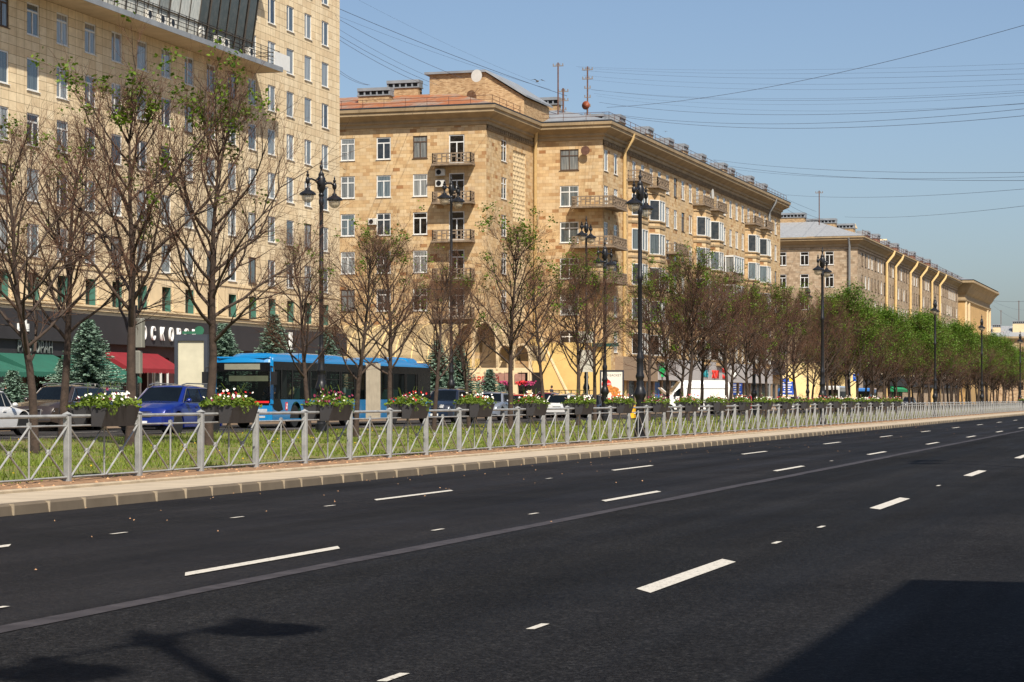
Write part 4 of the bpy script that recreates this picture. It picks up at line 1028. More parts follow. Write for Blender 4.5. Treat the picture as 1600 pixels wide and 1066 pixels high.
# planters hung over every second section
b = MB()
def trough(b, sgn, L=1.25):
    # cross-section in x: inner face near the railing, slanting outer face
    xi, xt, xb = .05 * sgn, .36 * sgn, .24 * sgn; z0, z1 = .92, 1.27
    P = lambda x, y, z: (x, y, z)
    for (x_a, x_b, x_c) in ((xi, xt, xb),):
        h = L / 2; q = h - .0
        o_ = [(x_a, -h, z0), (x_c, -q, z0), (x_b, -h, z1), (x_a, -h, z1)]; p_ = [(x, -y, z) for x, y, z in o_]
        b.add(o_ + p_, [(0, 1, 2, 3), (7, 6, 5, 4), (0, 4, 5, 1), (1, 5, 6, 2), (0, 3, 7, 4)])
        t = .02 * sgn
        i_ = [(x_a + t, -h + .02, z1), (x_b - t, -h + .02, z1), (x_b - t, h - .02, z1), (x_a + t, h - .02, z1)]
        e_ = [(x_a, -h, z1), (x_b, -h, z1), (x_b, h, z1), (x_a, h, z1)]
        b.add(i_ + e_, [(0, 1, 5, 4), (1, 2, 6, 5), (2, 3, 7, 6), (3, 0, 4, 7)])
        d_ = [(x, y, z1 - .05) for x, y, z in i_]; b.add(i_ + d_, [(0, 1, 5, 4), (1, 2, 6, 5), (2, 3, 7, 6), (3, 0, 4, 7)]); b.add(d_, [(0, 1, 2, 3)])
def plants(seed, n=760):
    r2 = random.Random(seed); lf = MB(); fl = MB(); cx = [r2.uniform(-.6, .6) for _ in range(7)]
    tone = r2.choice([(0, 0, 0, 1, 2), (0, 0, 2, 2, 0), (1, 1, 0, 2, 0), (0, 0, 2, 0, 3)])
    def mound(y): return .09 + .20 * max(math.exp(-((y - c) / .16) ** 2) for c in cx)
    for _ in range(n):
        y = r2.uniform(-.68, .68); x = r2.choice((-1, 1)) * r2.uniform(.02, .4); h = mound(y) * r2.random() ** .6 * (1 - .5 * abs(x) / .4)
        z = 1.23 + h; s_ = r2.uniform(.026, .05); u = Vector((r2.gauss(0, 1), r2.gauss(0, 1), r2.gauss(0, .5))).normalized(); w = u.cross(Vector((r2.gauss(0, 1), r2.gauss(0, 1), r2.gauss(0, 1)))).normalized()
        p = Vector((x, y, z)); lf.add([p - u * s_, p - w * s_ * .6, p + u * s_, p + w * s_ * .6], [(0, 1, 2, 3)])
    for c in (r2.uniform(-.6, .6), r2.uniform(-.6, .6)):      # a few hang over the edge
        for _ in range(14): 
            p = Vector((.37 + r2.uniform(0, .05), c + r2.gauss(0, .05), 1.27 - r2.random() * .16)); u = Vector((r2.gauss(0, .3), r2.gauss(0, 1), r2.gauss(0, 1))).normalized() * .03; w = Vector((u.x, -u.z, u.y)) * .6; lf.add([p - u, p - w, p + u, p + w], [(0, 1, 2, 3)])
    grp = [(r2.uniform(-.6, .6), r2.choice(tone)) for _ in range(9)]
    for _ in range(46):
        c, k = r2.choice(grp); y = c + r2.gauss(0, .08); x = r2.uniform(-.34, .38); h = mound(y) * r2.uniform(.75, 1.35) * (1 - .35 * abs(x) / .4); p = Vector((x, y, 1.24 + h)); s_ = r2.uniform(.022, .036)
        nrm = Vector((r2.gauss(.5, .5), r2.gauss(-.4, .5), r2.uniform(.3, 1))).normalized(); u = nrm.orthogonal().normalized(); w = nrm.cross(u)
        vs = [p + nrm * -.012] + [p + (u * math.cos(a * math.pi / 3.5) + w * math.sin(a * math.pi / 3.5)) * s_ * (1.0 if a % 2 else .82) + nrm * .006 for a in range(7)]
        fl.add(vs, [(0, 1 + i, 1 + (i + 1) % 7) for i in range(7)], k)
    for _ in range(10):
        y = r2.uniform(-.6, .6); lf.tube([(r2.uniform(-.2, .3), y, 1.3), (r2.uniform(-.2, .3), y + r2.uniform(-.05, .05), 1.3 + mound(y) * 1.4)], .004, 3)
    return lf, fl
def planter(label, seed, group):
    t = thing('flower_planter', label, 'planter', (0, 0, 0), 0, group)
    for sg in (1, -1): q = MB(); trough(q, sg); q.build('trough', M['planter'], t)
    for y in (-.45, .45): q = MB(); q.box(-.1, .1, y - .02, y + .02, 1.105, 1.125); q.box(-.052, -.038, y - .02, y + .02, .95, 1.12); q.box(.038, .052, y - .02, y + .02, .95, 1.12); q.build('bracket', M['planter'], t)
    lf, fl = plants(seed); lf.build('foliage', M['pleaf'], t, uv=False); fl.build('flowers', [M['fwhite'], M['fred'], M['fwine'], M['fpink']], t, uv=False)
    return t
protos = []
for s_ in range(6): t = planter('x', 100 + s_, 'planters hung on the median railing'); protos.append((t, tree_of(t)))
plab = ['dark planter of white and wine petunias nearest the camera, below the leftmost bare trees',
        'planter on the railing in front of the blue suv and the front of the bus',
        'planter on the railing just below the lamp post that stands before the bus',
        'planter on the railing in front of the rear half of the bus',
        'planter on the railing in front of the small grey car',
        'planter with bright red flowers on the railing in front of the red car',
        'planter on the railing in front of the white hatchback',
        'planter on the railing between the chicken poster and the large near lamp post',
        'planter on the railing just right of the large near lamp post',
        'planter on the railing in front of the white van side, beyond the van bonnet']
far = 'small dark flower planter packed in the far railing row right of the white van'
used = set()
for j in range(22):
    i = 3 + 2 * j; t, kids = protos[(j * 5 + 1) % 6]
    y = YF0 + i * SEC + SEC / 2 - (0.0)
    flip = math.pi if (j // 2) % 2 else 0
    r = copy_thing(t, kids, (FX, y + .05, ZFB - .02), 0, label=(plab[j] if j < len(plab) else far), group='planters hung on the median railing' if j < len(plab) else 'far planters on the median railing')
for j in range(3):
    t, kids = protos[j]; copy_thing(t, kids, (FX, YF0 + (90 + 2 * j) * SEC + SEC / 2, ZFB - .02), 0, label='tiny flower planter at the far right end of the railing', group='planters at the far right end')
for t, kids in protos: drop(t, kids)

# ------------------------------------------------------------------ street lamps
def lamp_parts(H, base_h=2.0, k=1.0, big=1.0):
    """cast-iron column with two lanterns hung from arms along the street (local y)"""
    p = MB(); r = .13 * k
    prof = [(.21, 0), (.21, .3), (.155, .36), (.145, 1.3), (.155, 1.38), (.215, 1.48), (.215, 1.58), (.16, 1.74), (.125, 1.82), (.135, 1.9), (.12, 1.97), (.125, 2.06), (.155, 2.12), (.155, 2.18), (.12, 2.28), (.112, 2.68), (.125, 2.74), (.13, 2.84), (.09, 2.94), (.08, 3.1)]
    prof = [(a * k, z * base_h / 3.1) for a, z in prof]
    kh = .66 * k; hz = H - 1.95 * kh; zz = base_h
    mid = (base_h + hz) * .5
    prof += [(.078 * k, mid - .12), (.1 * k, mid - .08), (.1 * k, mid + .06), (.078 * k, mid + .1), (.07 * k, hz - .3), (.09 * k, hz - .25), (.09 * k, hz - .12), (.075 * k, hz - .08), (.08 * k, hz + .02)]
    p.lathe(prof, 14)
    h = MB()
    h.lathe([(a * kh, hz + z * kh) for a, z in ((.12, 0), (.15, .05), (.15, .12), (.11, .18), (.14, .3), (.22, .42), (.22, .95), (.15, 1.08), (.16, 1.12), (.16, 1.18), (.07, 1.3), (.05, 1.42), (.09, 1.5), (.09, 1.6), (.04, 1.68), (.045, 1.8), (.0, 1.95))], 12)
    arms = []
    for sg in (-1, 1):
        a = MB(); ya = 1.15 * k * sg; z0 = hz + .72 * kh
        a.tube([(0, .14 * kh * sg, z0 - .16 * kh), (0, .5 * k * sg, z0 + .06 * kh), (0, .85 * k * sg, z0 + .1 * kh), (0, ya, z0)], [.07 * kh, .055 * kh, .05 * kh, .05 * kh], 8)
        a.tube([(0, .13 * kh * sg, z0 + .2 * kh), (0, .4 * kh * sg, z0 + .22 * kh), (0, .65 * kh * sg, z0 + .1 * kh)], [.045 * kh, .04 * kh, .03 * kh], 6)
        a.lathe([(r_ * kh * big ** 2, z * kh) for r_, z in ((0, -.34), (.05, -.34), (.05, -.2), (.11, -.12), (.12, 0), (.1, .1), (.05, .16), (.08, .22), (.08, .28), (.035, .34), (.05, .42), (0, .52))], 10, (0, ya, z0))
        arms.append((a, ya, z0))
    return p, h, arms
def lantern(ya, zt_, k):
    s_ = MB(); s_.lathe([(r_ * k, z * k) for r_, z in ((.045, 0), (.06, -.06), (.12, -.1), (.13, -.16), (.2, -.2), (.36, -.3), (.42, -.36), (.42, -.41), (.35, -.43), (0, -.4))], 18, (0, ya, zt_))
    g_ = MB(); g_.lathe([(r_ * k, z * k) for r_, z in ((.31, -.42), (.31, -.52), (.27, -.66), (.18, -.76), (.06, -.81), (0, -.815))], 16, (0, ya, zt_))
    return s_, g_
def lamp(label, H, bh, k=1.0, group=None, big=1.0):
    t = thing('street_lamp', label, 'street lamp', (0, 0, 0), 0, group)
    p, h, arms = lamp_parts(H, bh, k, big)
    p.build('column', M['black'], t, smooth=True, ang=35); h.build('finial', M['black'], t, smooth=True, ang=35)
    for a, ya, z0 in arms:
        ao = a.build('arm', M['black'], t, smooth=True, ang=35); s_, g_ = lantern(ya, z0 - .34 * .66 * k, k * .69 * big)
        s_.build('lantern_hood', M['black'], ao, smooth=True, ang=35); g_.build('lantern_bowl', M['bowl'], ao, smooth=True)
    return t
short = lamp('x', 9.45, 3.1); sk = tree_of(short); tall = lamp('x', 14.3, 3.8, 1.1, big=1.3); tk = tree_of(tall)
GLP = 'black twin-lantern lamps along the median'; GT = 'tall black twin-lantern lamps of the pavements'
for px, d, zz, lab in ((1000, 18.35, .2, 'largest black twin-lantern lamp, at the railing right of the chicken poster'), (1285, 18.35, .2, 'black twin-lantern lamp at the railing in front of the pale stone block'),
                       (1461, 18.35, .2, 'black twin-lantern lamp at the railing before the green crowned trees'), (1534, 18.4, .2, 'black twin-lantern lamp at the railing below the ochre tower'), (1594, 18.4, .2, 'black twin-lantern lamp at the right edge of the picture'),
                       (502, 28.6, .4, 'black twin-lantern lamp standing in front of the blue bus'), (945, 28.6, .4, 'short black lamp half hidden in twigs beside the chicken poster'), (1178, 28.6, .4, 'black lamp buried in the bare crowns before the bay windows'), (1326, 28.6, .4, 'black lamp hidden in the trees right of the pale stone block')):
    q = zc_on(px, d); copy_thing(short, sk, (-d, along(px, d), zz), R(rg.uniform(-3, 3)), label=lab, group=GLP)
for px, d, lab in ((705, 41.3, 'tall black lamp at the far kerb rising beside the stone balconies'), (916, 41.3, 'tall black lamp at the far kerb in front of the stone corner'), (1262, 41.3, 'slim tall lamp at the far kerb before the pale end wall')):
    copy_thing(tall, tk, (-d, along(px, d), .5), 0, label=lab, group=GT)
copy_thing(tall, tk, (.3, 3.85, .15), R(-4), label='tall black lamp on the near pavement beside the viewpoint, shading the road', group=GT)
copy_thing(tall, tk, (.3, 46.8, .15), R(3), label='second tall black lamp on the near pavement farther down the road', group=GT)
drop(short, sk); drop(tall, tk)

# ------------------------------------------------------------------ trees
def make_tree(seed, H, dens=1.0, leaf=.1, spread=.275, low=.3, leafy=0):
    r2 = random.Random(seed); wood = MB(); tw = MB(); lv = MB(); tips = []
    def rot(v, ang, az):
        o_ = v.orthogonal().normalized(); q = v.cross(o_); s_ = o_ * math.cos(az) + q * math.sin(az); return (v * math.cos(ang) + s_ * math.sin(ang)).normalized()
    def seg(b, p, d, L, r0, r1, n, up, wob, sides):
        pts = [p.copy()]; dd = d.copy()
        for i in range(n):
            dd = (dd + Vector((r2.gauss(0, wob), r2.gauss(0, wob), r2.gauss(0, wob) + up))).normalized(); p = p + dd * (L / n); pts.append(p.copy())
        b.tube(pts, [r0 + (r1 - r0) * i / n for i in range(n + 1)], sides, cap=False); return pts, dd
    rb = .0150 * H
    trunk = [Vector((0, 0, -.15))]; d = Vector((r2.gauss(0, .02), r2.gauss(0, .02), 1)); nT = 12
    for i in range(nT):
        d = (d + Vector((r2.gauss(0, .035), r2.gauss(0, .035), .05))).normalized(); trunk.append(trunk[-1] + d * (H * .84 / nT))
    wood.tube(trunk, [rb * (1.25 if i == 0 else 1) * (1 - .84 * (i / nT) ** 1.15) for i in range(nT + 1)], 9, cap=False)
    def twigs(p, d, L, r0, lev):
        pts, dd = seg(tw, p, d, L, r0, r0 * .4, 3, .05, .1, 3); tips.append((pts[-1], pts[-1].z)); tips.append((pts[2], pts[2].z))
        if lev > 0:
            for k in range(r2.choice((3, 4)) if lev > 1 else r2.choice((2, 3, 3))):
                q = pts[r2.choice((1, 2, 3))]; twigs(q, rot(dd, r2.uniform(.35, .8), r2.uniform(0, 6.28)), L * r2.uniform(.5, .75), r0 * .62, lev - 1)
    nl = int(31 * dens)
    for i in range(nl):
        t = low + (1 - low) * ((i + .5) / nl) ** 1.05; f = min(t * H / (H * .84), .999) * nT; k = int(f); p = trunk[k].lerp(trunk[min(k + 1, nT)], f - k) if f < nT else trunk[-1]
        az = i * 2.4 + r2.uniform(-.4, .4); elev = 1.08 - .62 * t + r2.uniform(-.2, .2)
        L = H * spread * (1.36 - .95 * abs((t - .42)) * 1.6) * r2.uniform(.7, 1.18)
        L = max(L, H * .1); r0 = rb * .36 * (1.15 - t) + .012
        dd = Vector((math.cos(az) * math.sin(elev), math.sin(az) * math.sin(elev), math.cos(elev)))
        pts, de = seg(wood, p, dd, L, r0, r0 * .3, 6, .07, .12, 6)
        for j in range(int(r2.uniform(6.5, 9) * dens)):
            q = pts[r2.choice((1, 2, 3, 3, 4, 4, 5, 5, 6))]; s2, d2 = seg(wood, q, rot(de, r2.uniform(.4, .85), r2.uniform(0, 6.28)), L * r2.uniform(.28, .5), r0 * .36, r0 * .16, 3, .07, .1, 4)
            for m_ in range(r2.choice((4, 5, 6))): twigs(s2[r2.choice((1, 2, 3))], rot(d2, r2.uniform(.3, .75), r2.uniform(0, 6.28)), L * r2.uniform(.2, .36), r0 * .1 + .0025, 1)
        twigs(pts[-1], de, L * .3, r0 * .25, 2)
    # leaves cluster on a few shoots
    nc = int(leaf * (26 if not leafy else 60)); r2.shuffle(tips)
    hi = [t for t in tips if r2.random() < (.12 + .88 * (t[1] / H) ** 3)]
    for p, z in hi[:nc]:
        for c in range(r2.choice((8, 14, 26, 46)) if not leafy else r2.choice((24, 36, 50))):
            sg_ = .12 if not leafy else .3
            o_ = p + Vector((r2.gauss(0, sg_), r2.gauss(0, sg_), r2.gauss(0, sg_ * 1.1) + .05)); s_ = r2.uniform(.04, .07) * (1.3 if leafy else 1)
            u = Vector((r2.gauss(0, 1), r2.gauss(0, 1), r2.gauss(-.3, .6))).normalized(); w = u.cross(Vector((r2.gauss(0, .5), r2.gauss(0, .5), 1))).normalized()
            lv.add([o_ - u * s_, o_ - w * s_ * .8 + u * s_ * .1, o_ + u * s_ * 1.1, o_ + w * s_ * .8 + u * s_ * .1], [(0, 1, 2, 3)])
    return wood, tw, lv
def tree(seed, H, label, **k):
    t = thing('linden_tree', label, 'tree', (0, 0, 0), 0, 'linden trees planted in the median')
    w, tw, lv = make_tree(seed, H, **k)
    w.build('trunk', M['bark'], t, uv=False, smooth=True); c = tw.build('crown', M['twig'], t, uv=False); lv.build('leaves', M['leaf' if k.get('leafy') else 'leafd'], c, uv=False); return t
TP = []
for sd, k in ((1, dict(leaf=2.0, dens=.92)), (2, dict(leaf=2.2, dens=.9)), (3, dict(leaf=.35, low=.28, dens=.86)), (4, dict(leaf=.6, dens=.84)), (5, dict(leaf=3.2, dens=.92)),
              (6, dict(leaf=2.0, dens=1.02)), (7, dict(leaf=2.6, dens=1.08)), (8, dict(leaf=5.5, dens=.95, leafy=1, spread=.27)), (9, dict(leaf=4.4, dens=.95, leafy=1, spread=.27))):
    t = tree(sd * 13, 9.0, 'x', **k); TP.append((t, tree_of(t)))
def put(v, x, y, z, H, rz, label, group=None, wx=1.0):
    s_ = H / 9.7; return copy_thing(TP[v][0], TP[v][1], (x, y, z), rz, (s_ * wx, s_ * wx, s_), label=label, group=group or 'bare linden trees in the median')
near = [(55, 24.8, 8.0, 2, 'bare tree with a straight grey trunk nearest the left edge'), (97, 29.2, 9.3, 3, 'bare tree with a dark shaded trunk second from the left edge'), (203, 25.9, 10.3, 0, 'tallest bare tree, rising left of the blue suv'),
        (325, 24.9, 10.1, 1, 'leaning tree with green tufts between the blue suv and the bus'), (483, 26.6, 6.9, 3, 'small bare tree just left of the lamp before the bus'), (556, 25.4, 7.1, 2, 'bare tree in front of the bus middle section'),
        (608, 26.4, 7.5, 0, 'bare tree in front of the rear section of the bus'), (678, 26.6, 7.0, 3, 'thin bare tree at the tail of the bus'), (733, 27.4, 6.6, 2, 'thin bare tree beside the arched pavilion'),
        (797, 26.0, 8.9, 4, 'tree with the brightest green tufts in front of the stone corner'), (850, 27.4, 7.6, 3, 'bare tree in front of the yellow stair wall'), (903, 26.2, 7.9, 5, 'bare tree in front of the slim tall lamp and stair railing'),
        (930, 29.0, 8.4, 0, 'bare tree left of the chicken poster'), (1014, 27.6, 8.3, 4, 'bare tree immediately right of the large near lamp'), (1043, 27.4, 8.8, 1, 'bare tree before the bonnet of the white van'),
        (1074, 26.0, 9.6, 6, 'thick trunked tree in front of the white van'), (1096, 28.4, 9.0, 5, 'tree crossing the rear of the white van')]
for px, d, H, v, lab in near: put(v, -d, along(px, d), .15 + (d - 17) * .02, H, rg.uniform(0, 6.28), lab, wx=.98 if px > 300 else 1.0)
y = along(1096, 26) + 7.5; k = 0
fl_b = 'bare linden among the dense brown crowns between the van and the green trees'; fl_g = 'green crowned linden in the far half of the median row'; fl_f = 'far linden seen small at the right end of the median row'
while y < 380:
    for d in (25.8, 29.3):
        Zc = (y * 1.0) * math.cos(TH) + d * math.sin(TH); H = rg.uniform(7.6, 9.6) + min(1.2, y / 200)
        if y < 172: v = rg.choice((5, 4, 6, 0, 3)); lab, grp = fl_b, 'dense bare lindens'
        elif y < 255: H *= rg.uniform(.84, .96); v = rg.choice((7, 8, 7, 8, 6, 7, 8)); lab, grp = fl_g, 'green lindens'
        else: v = rg.choice((8, 7, 6, 7)); lab, grp = fl_f, 'far lindens'; H *= .95
        if y < 185 and d > 27 and k % 2: continue
        tx = 800 + F * (-d * math.cos(TH) + y * math.sin(TH)) / (d * math.sin(TH) + y * math.cos(TH))
        row = 'front-row' if d < 27 else 'back-row'
        if y < 185: lab = row + ' bare linden ' + ('between the white van and the lamp at the pale block' if tx < 1285 else 'just right of the lamp at the pale block')
        elif y < 255: lab = row + ' green linden ' + ('left of the lamp before the green crowned trees' if tx < 1461 else 'right of the lamp before the green crowned trees')
        else: lab = row + ' far linden ' + ('before the lamp below the ochre tower' if tx < 1534 else 'near the right edge beyond the lamp below the ochre tower')
        put(v, -d + rg.uniform(-.5, .5), y + rg.uniform(-.8, .8) + (2.4 if d > 27 else 0), .33, H, rg.uniform(0, 6.28), lab, grp)
    y += (6.6 if y < 185 else 5.6) if y < 255 else 8; k += 1
for i in range(14):
    put(rg.choice((8, 7, 6)), -45 - rg.uniform(0, 3), 300 + 14 * i, .5, rg.uniform(8, 10.5), rg.uniform(0, 6.28), 'green pavement tree in front of the far shops', 'pavement trees')
for i in range(10):
    put(rg.choice((8, 7)), -24 - rg.uniform(0, 30), 395 + 16 * i, .2, rg.uniform(9, 12), rg.uniform(0, 6.28), 'green tree closing the street at the far end', 'trees at the end of the street')
for t, kids in TP: drop(t, kids)

# ------------------------------------------------------------------ blue spruces
def spruce(seed, H, rad, label):
    r2 = random.Random(seed); t = thing('spruce_tree', label, 'tree', (0, 0, 0), 0, 'blue spruces before the shops')
    w = MB(); w.tube([(0, 0, 0), (0, 0, H * .5), (0, 0, H)], [.03 * H, .018 * H, .004], 7); w.build('trunk', M['sbark'], t, uv=False)
    n = MB(); z = .25
    while z < H * .985:
        f = 1 - z / H; R0 = rad * f ** .85 * r2.uniform(.85, 1.1) + .04; nb = max(4, int(6 + 9 * f)); a0 = r2.uniform(0, 6.28)
        for i in range(nb):
            a = a0 + i * 6.283 / nb + r2.uniform(-.25, .25); L = R0 * r2.uniform(.75, 1.15); ux, uy = math.cos(a), math.sin(a); m_ = max(3, int(L / .1))
            for j in range(m_):
                q = (j + .7) / m_; x = L * q; zz = z + .1 * L - .35 * L * q + .22 * L * q * q; wd = .16 * (1.15 - q * .75) * (.6 + rad * .3)
                for sd in (-1, 1):
                    for rep in (0, 1, 2):
                        p = Vector((ux * x, uy * x, zz + r2.gauss(0, .02))); dv = Vector((ux * .8 - sd * uy * .75, uy * .8 + sd * ux * .75, r2.uniform(-.35, .25))).normalized(); sv = Vector((-dv.y, dv.x, r2.gauss(0, .5))).normalized() * (.03)
                        Lb = wd * r2.uniform(.7, 1.3); n.add([p - sv, p + sv, p + sv * .8 + dv * Lb, p + dv * Lb * 1.2, p - sv * .8 + dv * Lb], [(0, 1, 2, 3, 4)])
        z += .085 + .1 * f
    n.build('needles', M['needle'], t, uv=False); return t
for px, d, ty, rad, lab in ((20, 46, 577, 1.15, 'small blue spruce at the left edge below the green awning'), (138, 46.5, 498, 2.0, 'large blue spruce between the green awnings'), (98, 48, 560, 1.0, 'low spruce hidden left of the large blue spruce'), (350, 46, 503, 1.9, 'spruce rising behind the front of the bus'),
                            (428, 47, 488, 1.8, 'spruce rising behind the bus doors'), (512, 47, 515, 1.5, 'spruce peeking over the bus behind the lamp'), (684, 46, 530, 1.7, 'spruce just right of the tail of the bus'), (718, 46.5, 538, 1.7, 'spruce between the far kerb lamp and the arch'),
                            (765, 46.5, 575, 1.35, 'spruce in front of the pavilion arch with pointed top'), (783, 46, 600, 1.0, 'lowest spruce in front of the pavilion columns')):
    q = zc_on(px, d); H = zat(ty, q) - .5; o = spruce(px, H, rad * 1.3, lab); o.location = (-d, along(px, d), .5)

# ------------------------------------------------------------------ vehicles (local: +x forward, wheels on z = 0)
def interp(tab, x):
    for i in range(len(tab) - 1):
        if x <= tab[i + 1][0] or i == len(tab) - 2:
            a, b = tab[i], tab[i + 1]; t = max(0, min(1, (x - a[0]) / (b[0] - a[0]))); return a[1] + (b[1] - a[1]) * t
def car(name, label, cat, col, L=4.6, W=1.86, H=1.62, kind='suv', wr=.36, dark_trim=True, wheels='alloy', group=None, grille=None):
    t = thing(name, label, cat, (0, 0, 0), 0, group)
    pm = paint('car_paint_%d_%d_%d' % col, col)
    h2 = L / 2; belt = H * (.60 if kind == 'sedan' else .635); hood = H * .585; sill = .24
    wx = (-h2 + L * .19, h2 - L * .185)
    if kind == 'sedan': top = [(-h2, H * .52), (-h2 + .1, H * .60), (-h2 + .8, H * .64), (h2 - 1.45, H * .63), (h2 - .5, H * .55), (h2 - .08, H * .45), (h2, H * .36)]; roof = [(-h2 + .55, belt), (-h2 + 1.25, H * .96), (-.1, H), (.55, H * .97), (h2 - 1.25, belt)]
    else: top = [(-h2, H * .50), (-h2 + .06, H * .62), (h2 - 1.25, H * .665), (h2 - .6, H * .62), (h2 - .14, H * .53), (h2, H * .38)]; roof = [(-h2 + .06, belt), (-h2 + .5, H * .94), (-.3, H), (.35, H * .98), (h2 - 1.2, belt)]
    n = 64; st = []
    for i in range(n + 1):
        x = -h2 + L * i / n; e = min(1, (h2 - abs(x)) / .45); hw = W / 2 * (.80 + .20 * math.sin(e * math.pi / 2))
        zl = sill + .10 * (1 - e)
        for w in wx:
            r_ = wr + .055
            if abs(x - w) < r_: zl = max(zl, wr + math.sqrt(max(0, r_ * r_ - (x - w) ** 2)))
        zt_ = interp(top, x); zm = max(zl + .02, min(belt * .8, zt_ - .05))
        st.append([(hw - .10, zl), (hw, zl + .02), (hw + .0, zm), (hw - .035, zt_ - .07), (hw - .10, zt_ - .01), (hw - .35, zt_ + .015), (0, zt_ + .035)])
    b = MB(); k = len(st[0]); vs = []
    for i in range(n + 1):
        x = -h2 + L * i / n
        for y, z in st[i]: vs.append((x, -y, z))
        for y, z in reversed(st[i][:-1]): vs.append((x, y, z))
    K = 2 * k - 1; fs = [(i * K + j, (i + 1) * K + j, (i + 1) * K + j + 1, i * K + j + 1) for i in range(n) for j in range(K - 1)]
    fs += [tuple(range(K)), tuple(n * K + j for j in range(K - 1, -1, -1))]; b.add(vs, fs); body = b.build('body', pm, t, smooth=True, ang=38, uv=False)
    # greenhouse
    b = MB(); m_ = 24; x0, x1 = roof[0][0], roof[-1][0]; cs = []
    for i in range(m_ + 1):
        x = x0 + (x1 - x0) * i / m_; z = interp(roof, x); f = (z - belt) / (H - belt); hw0 = W / 2 - .09; hw1 = W / 2 - .09 - .20 * f
        cs.append([(x, -hw0, belt - .04), (x, -hw1, max(belt - .03, z - .04)), (x, -hw1 + .14, z + .005), (x, 0, z + .02), (x, hw1 - .14, z + .005), (x, hw1, max(belt - .03, z - .04)), (x, hw0, belt - .04)])
    vs = [p for c in cs for p in c]; b.add(vs, [(i * 7 + j, (i + 1) * 7 + j, (i + 1) * 7 + j + 1, i * 7 + j + 1) for i in range(m_) for j in range(6)]); b.build('roof', pm, t, smooth=True, ang=38, uv=False)
    def side(x, z, sg, off=.008):      # a point on the greenhouse flank
        f = (z - belt) / (H - belt); return (x, sg * (W / 2 - .09 - .20 * f + off), z)
    def rx(z, front): 
        seg = roof[-2:] if front else roof[:2]; (xa, za), (xb, zb) = seg; return xa + (xb - xa) * (z - za) / (zb - za)
    zt2 = H - .13; zb2 = belt + .015
    for sg in (-1, 1):
        xs_ = [rx(zb2, False) + .18, -.62, -.56, .30, .36, rx(zb2, True) - .16]; xt_ = [rx(zt2, False) + .16, -.60, -.54, .28, .33, rx(zt2, True) - .10]
        for q in (0, 2, 4):
            g_ = MB(); g_.add([side(xs_[q], zb2, sg), side(xs_[q + 1], zb2, sg), side(xt_[q + 1], zt2, sg), side(xt_[q], zt2, sg)], [(0, 1, 2, 3)]); g_.build('side_window', M['carglass'], t, uv=False)
        tr = MB(); tr.tube([side(xs_[0], zb2 - .01, sg, .012), side(xs_[5], zb2 - .01, sg, .012)], .012, 4); tr.tube([side(xs_[0], zb2, sg, .012), side(xt_[0], zt2 + .02, sg, .012), side(xt_[5], zt2 + .02, sg, .012), side(xs_[5], zb2, sg, .012)], .012, 4); tr.build('window_trim', M['rim'], t, uv=False)
        r_ = MB(); r_.tube([(xt_[0] - .1, sg * (W / 2 - .36), H - .03), (xt_[0] + .1, sg * (W / 2 - .35), H + .045), (.1, sg * (W / 2 - .35), H + .055), (.45, sg * (W / 2 - .37), H - .0)], .022, 5); r_.build('roof_rail', M['rim'] if kind == 'suv' else pm, t, uv=False)
        mr = MB(); mx = rx(belt, True) - .28; mr.M = Matrix.Translation((mx, sg * (W / 2 + .09), belt + .09)); mr.lathe([(0, -.1), (.06, -.09), (.085, 0), (.075, .07), (0, .1)], 8, ax='x'); mr.M = None
        mr.box(mx - .02, mx + .04, sg * (W / 2 - .08), sg * (W / 2 + .06), belt + .02, belt + .06); mr.build('mirror', pm, t, smooth=True, uv=False)
        for hx in (-.95, .12): hd = MB(); hd.box(hx - .1, hx + .1, sg * (W / 2 - .01), sg * (W / 2 + .018), belt - .13, belt - .10); hd.build('door_handle', pm, t, uv=False)
    g_ = MB(); zt3 = H - .075; hwb = W / 2 - .20; hwt = W / 2 - .36
    for fr, nm in ((True, 'windscreen'), (False, 'rear_window')):
        g_ = MB(); s_ = 1 if fr else -1; o_ = .018 * s_
        g_.add([(rx(zb2 - .0, fr) + o_, -hwb, zb2), (rx(zb2, fr) + o_ + .03 * s_, 0, zb2), (rx(zb2, fr) + o_, hwb, zb2), (rx(zt3, fr) + o_, hwt, zt3 + .0), (rx(zt3, fr) + o_ + .02 * s_, 0, zt3 + .012), (rx(zt3, fr) + o_, -hwt, zt3)], [(0, 1, 4, 5), (1, 2, 3, 4)]); g_.build(nm, M['carglass'], t, uv=False)
    # underside, grille, lamps, plates
    b = MB(); b.box(-h2 + .25, h2 - .25, -W / 2 + .16, W / 2 - .16, .17, .62); b.build('underbody', M['dark'], t, uv=False)
    zg = hood * .72
    def nose(y, sgn=1): e = abs(y) / (W / 2); return sgn * (h2 - .02 - .13 * e ** 2.2)
    def strip(nm, ya, yb, z0, z1, m, sgn=1, out=.03, n_=6, tilt=0.06):
        q = MB(); 
        for i in range(n_):
            a = ya + (yb - ya) * i / n_; c = ya + (yb - ya) * (i + 1) / n_
            P = [(nose(a, sgn) + out * sgn, a), (nose(c, sgn) + out * sgn, c)]
            q.add([(P[0][0], a, z0), (P[1][0], c, z0), (P[1][0] - tilt * sgn, c, z1), (P[0][0] - tilt * sgn, a, z1), (P[0][0] - .2 * sgn, a, z0), (P[1][0] - .2 * sgn, c, z0), (P[1][0] - .25 * sgn, c, z1), (P[0][0] - .25 * sgn, a, z1)], [(0, 1, 2, 3), (3, 2, 6, 7), (0, 4, 5, 1), (0, 3, 7, 4), (1, 5, 6, 2)])
        return q.build(nm, m, t, uv=False)
    go_ = strip('grille', -.42, .42, H * .34, H * .475, M['dark'], out=.02)
    q = MB()
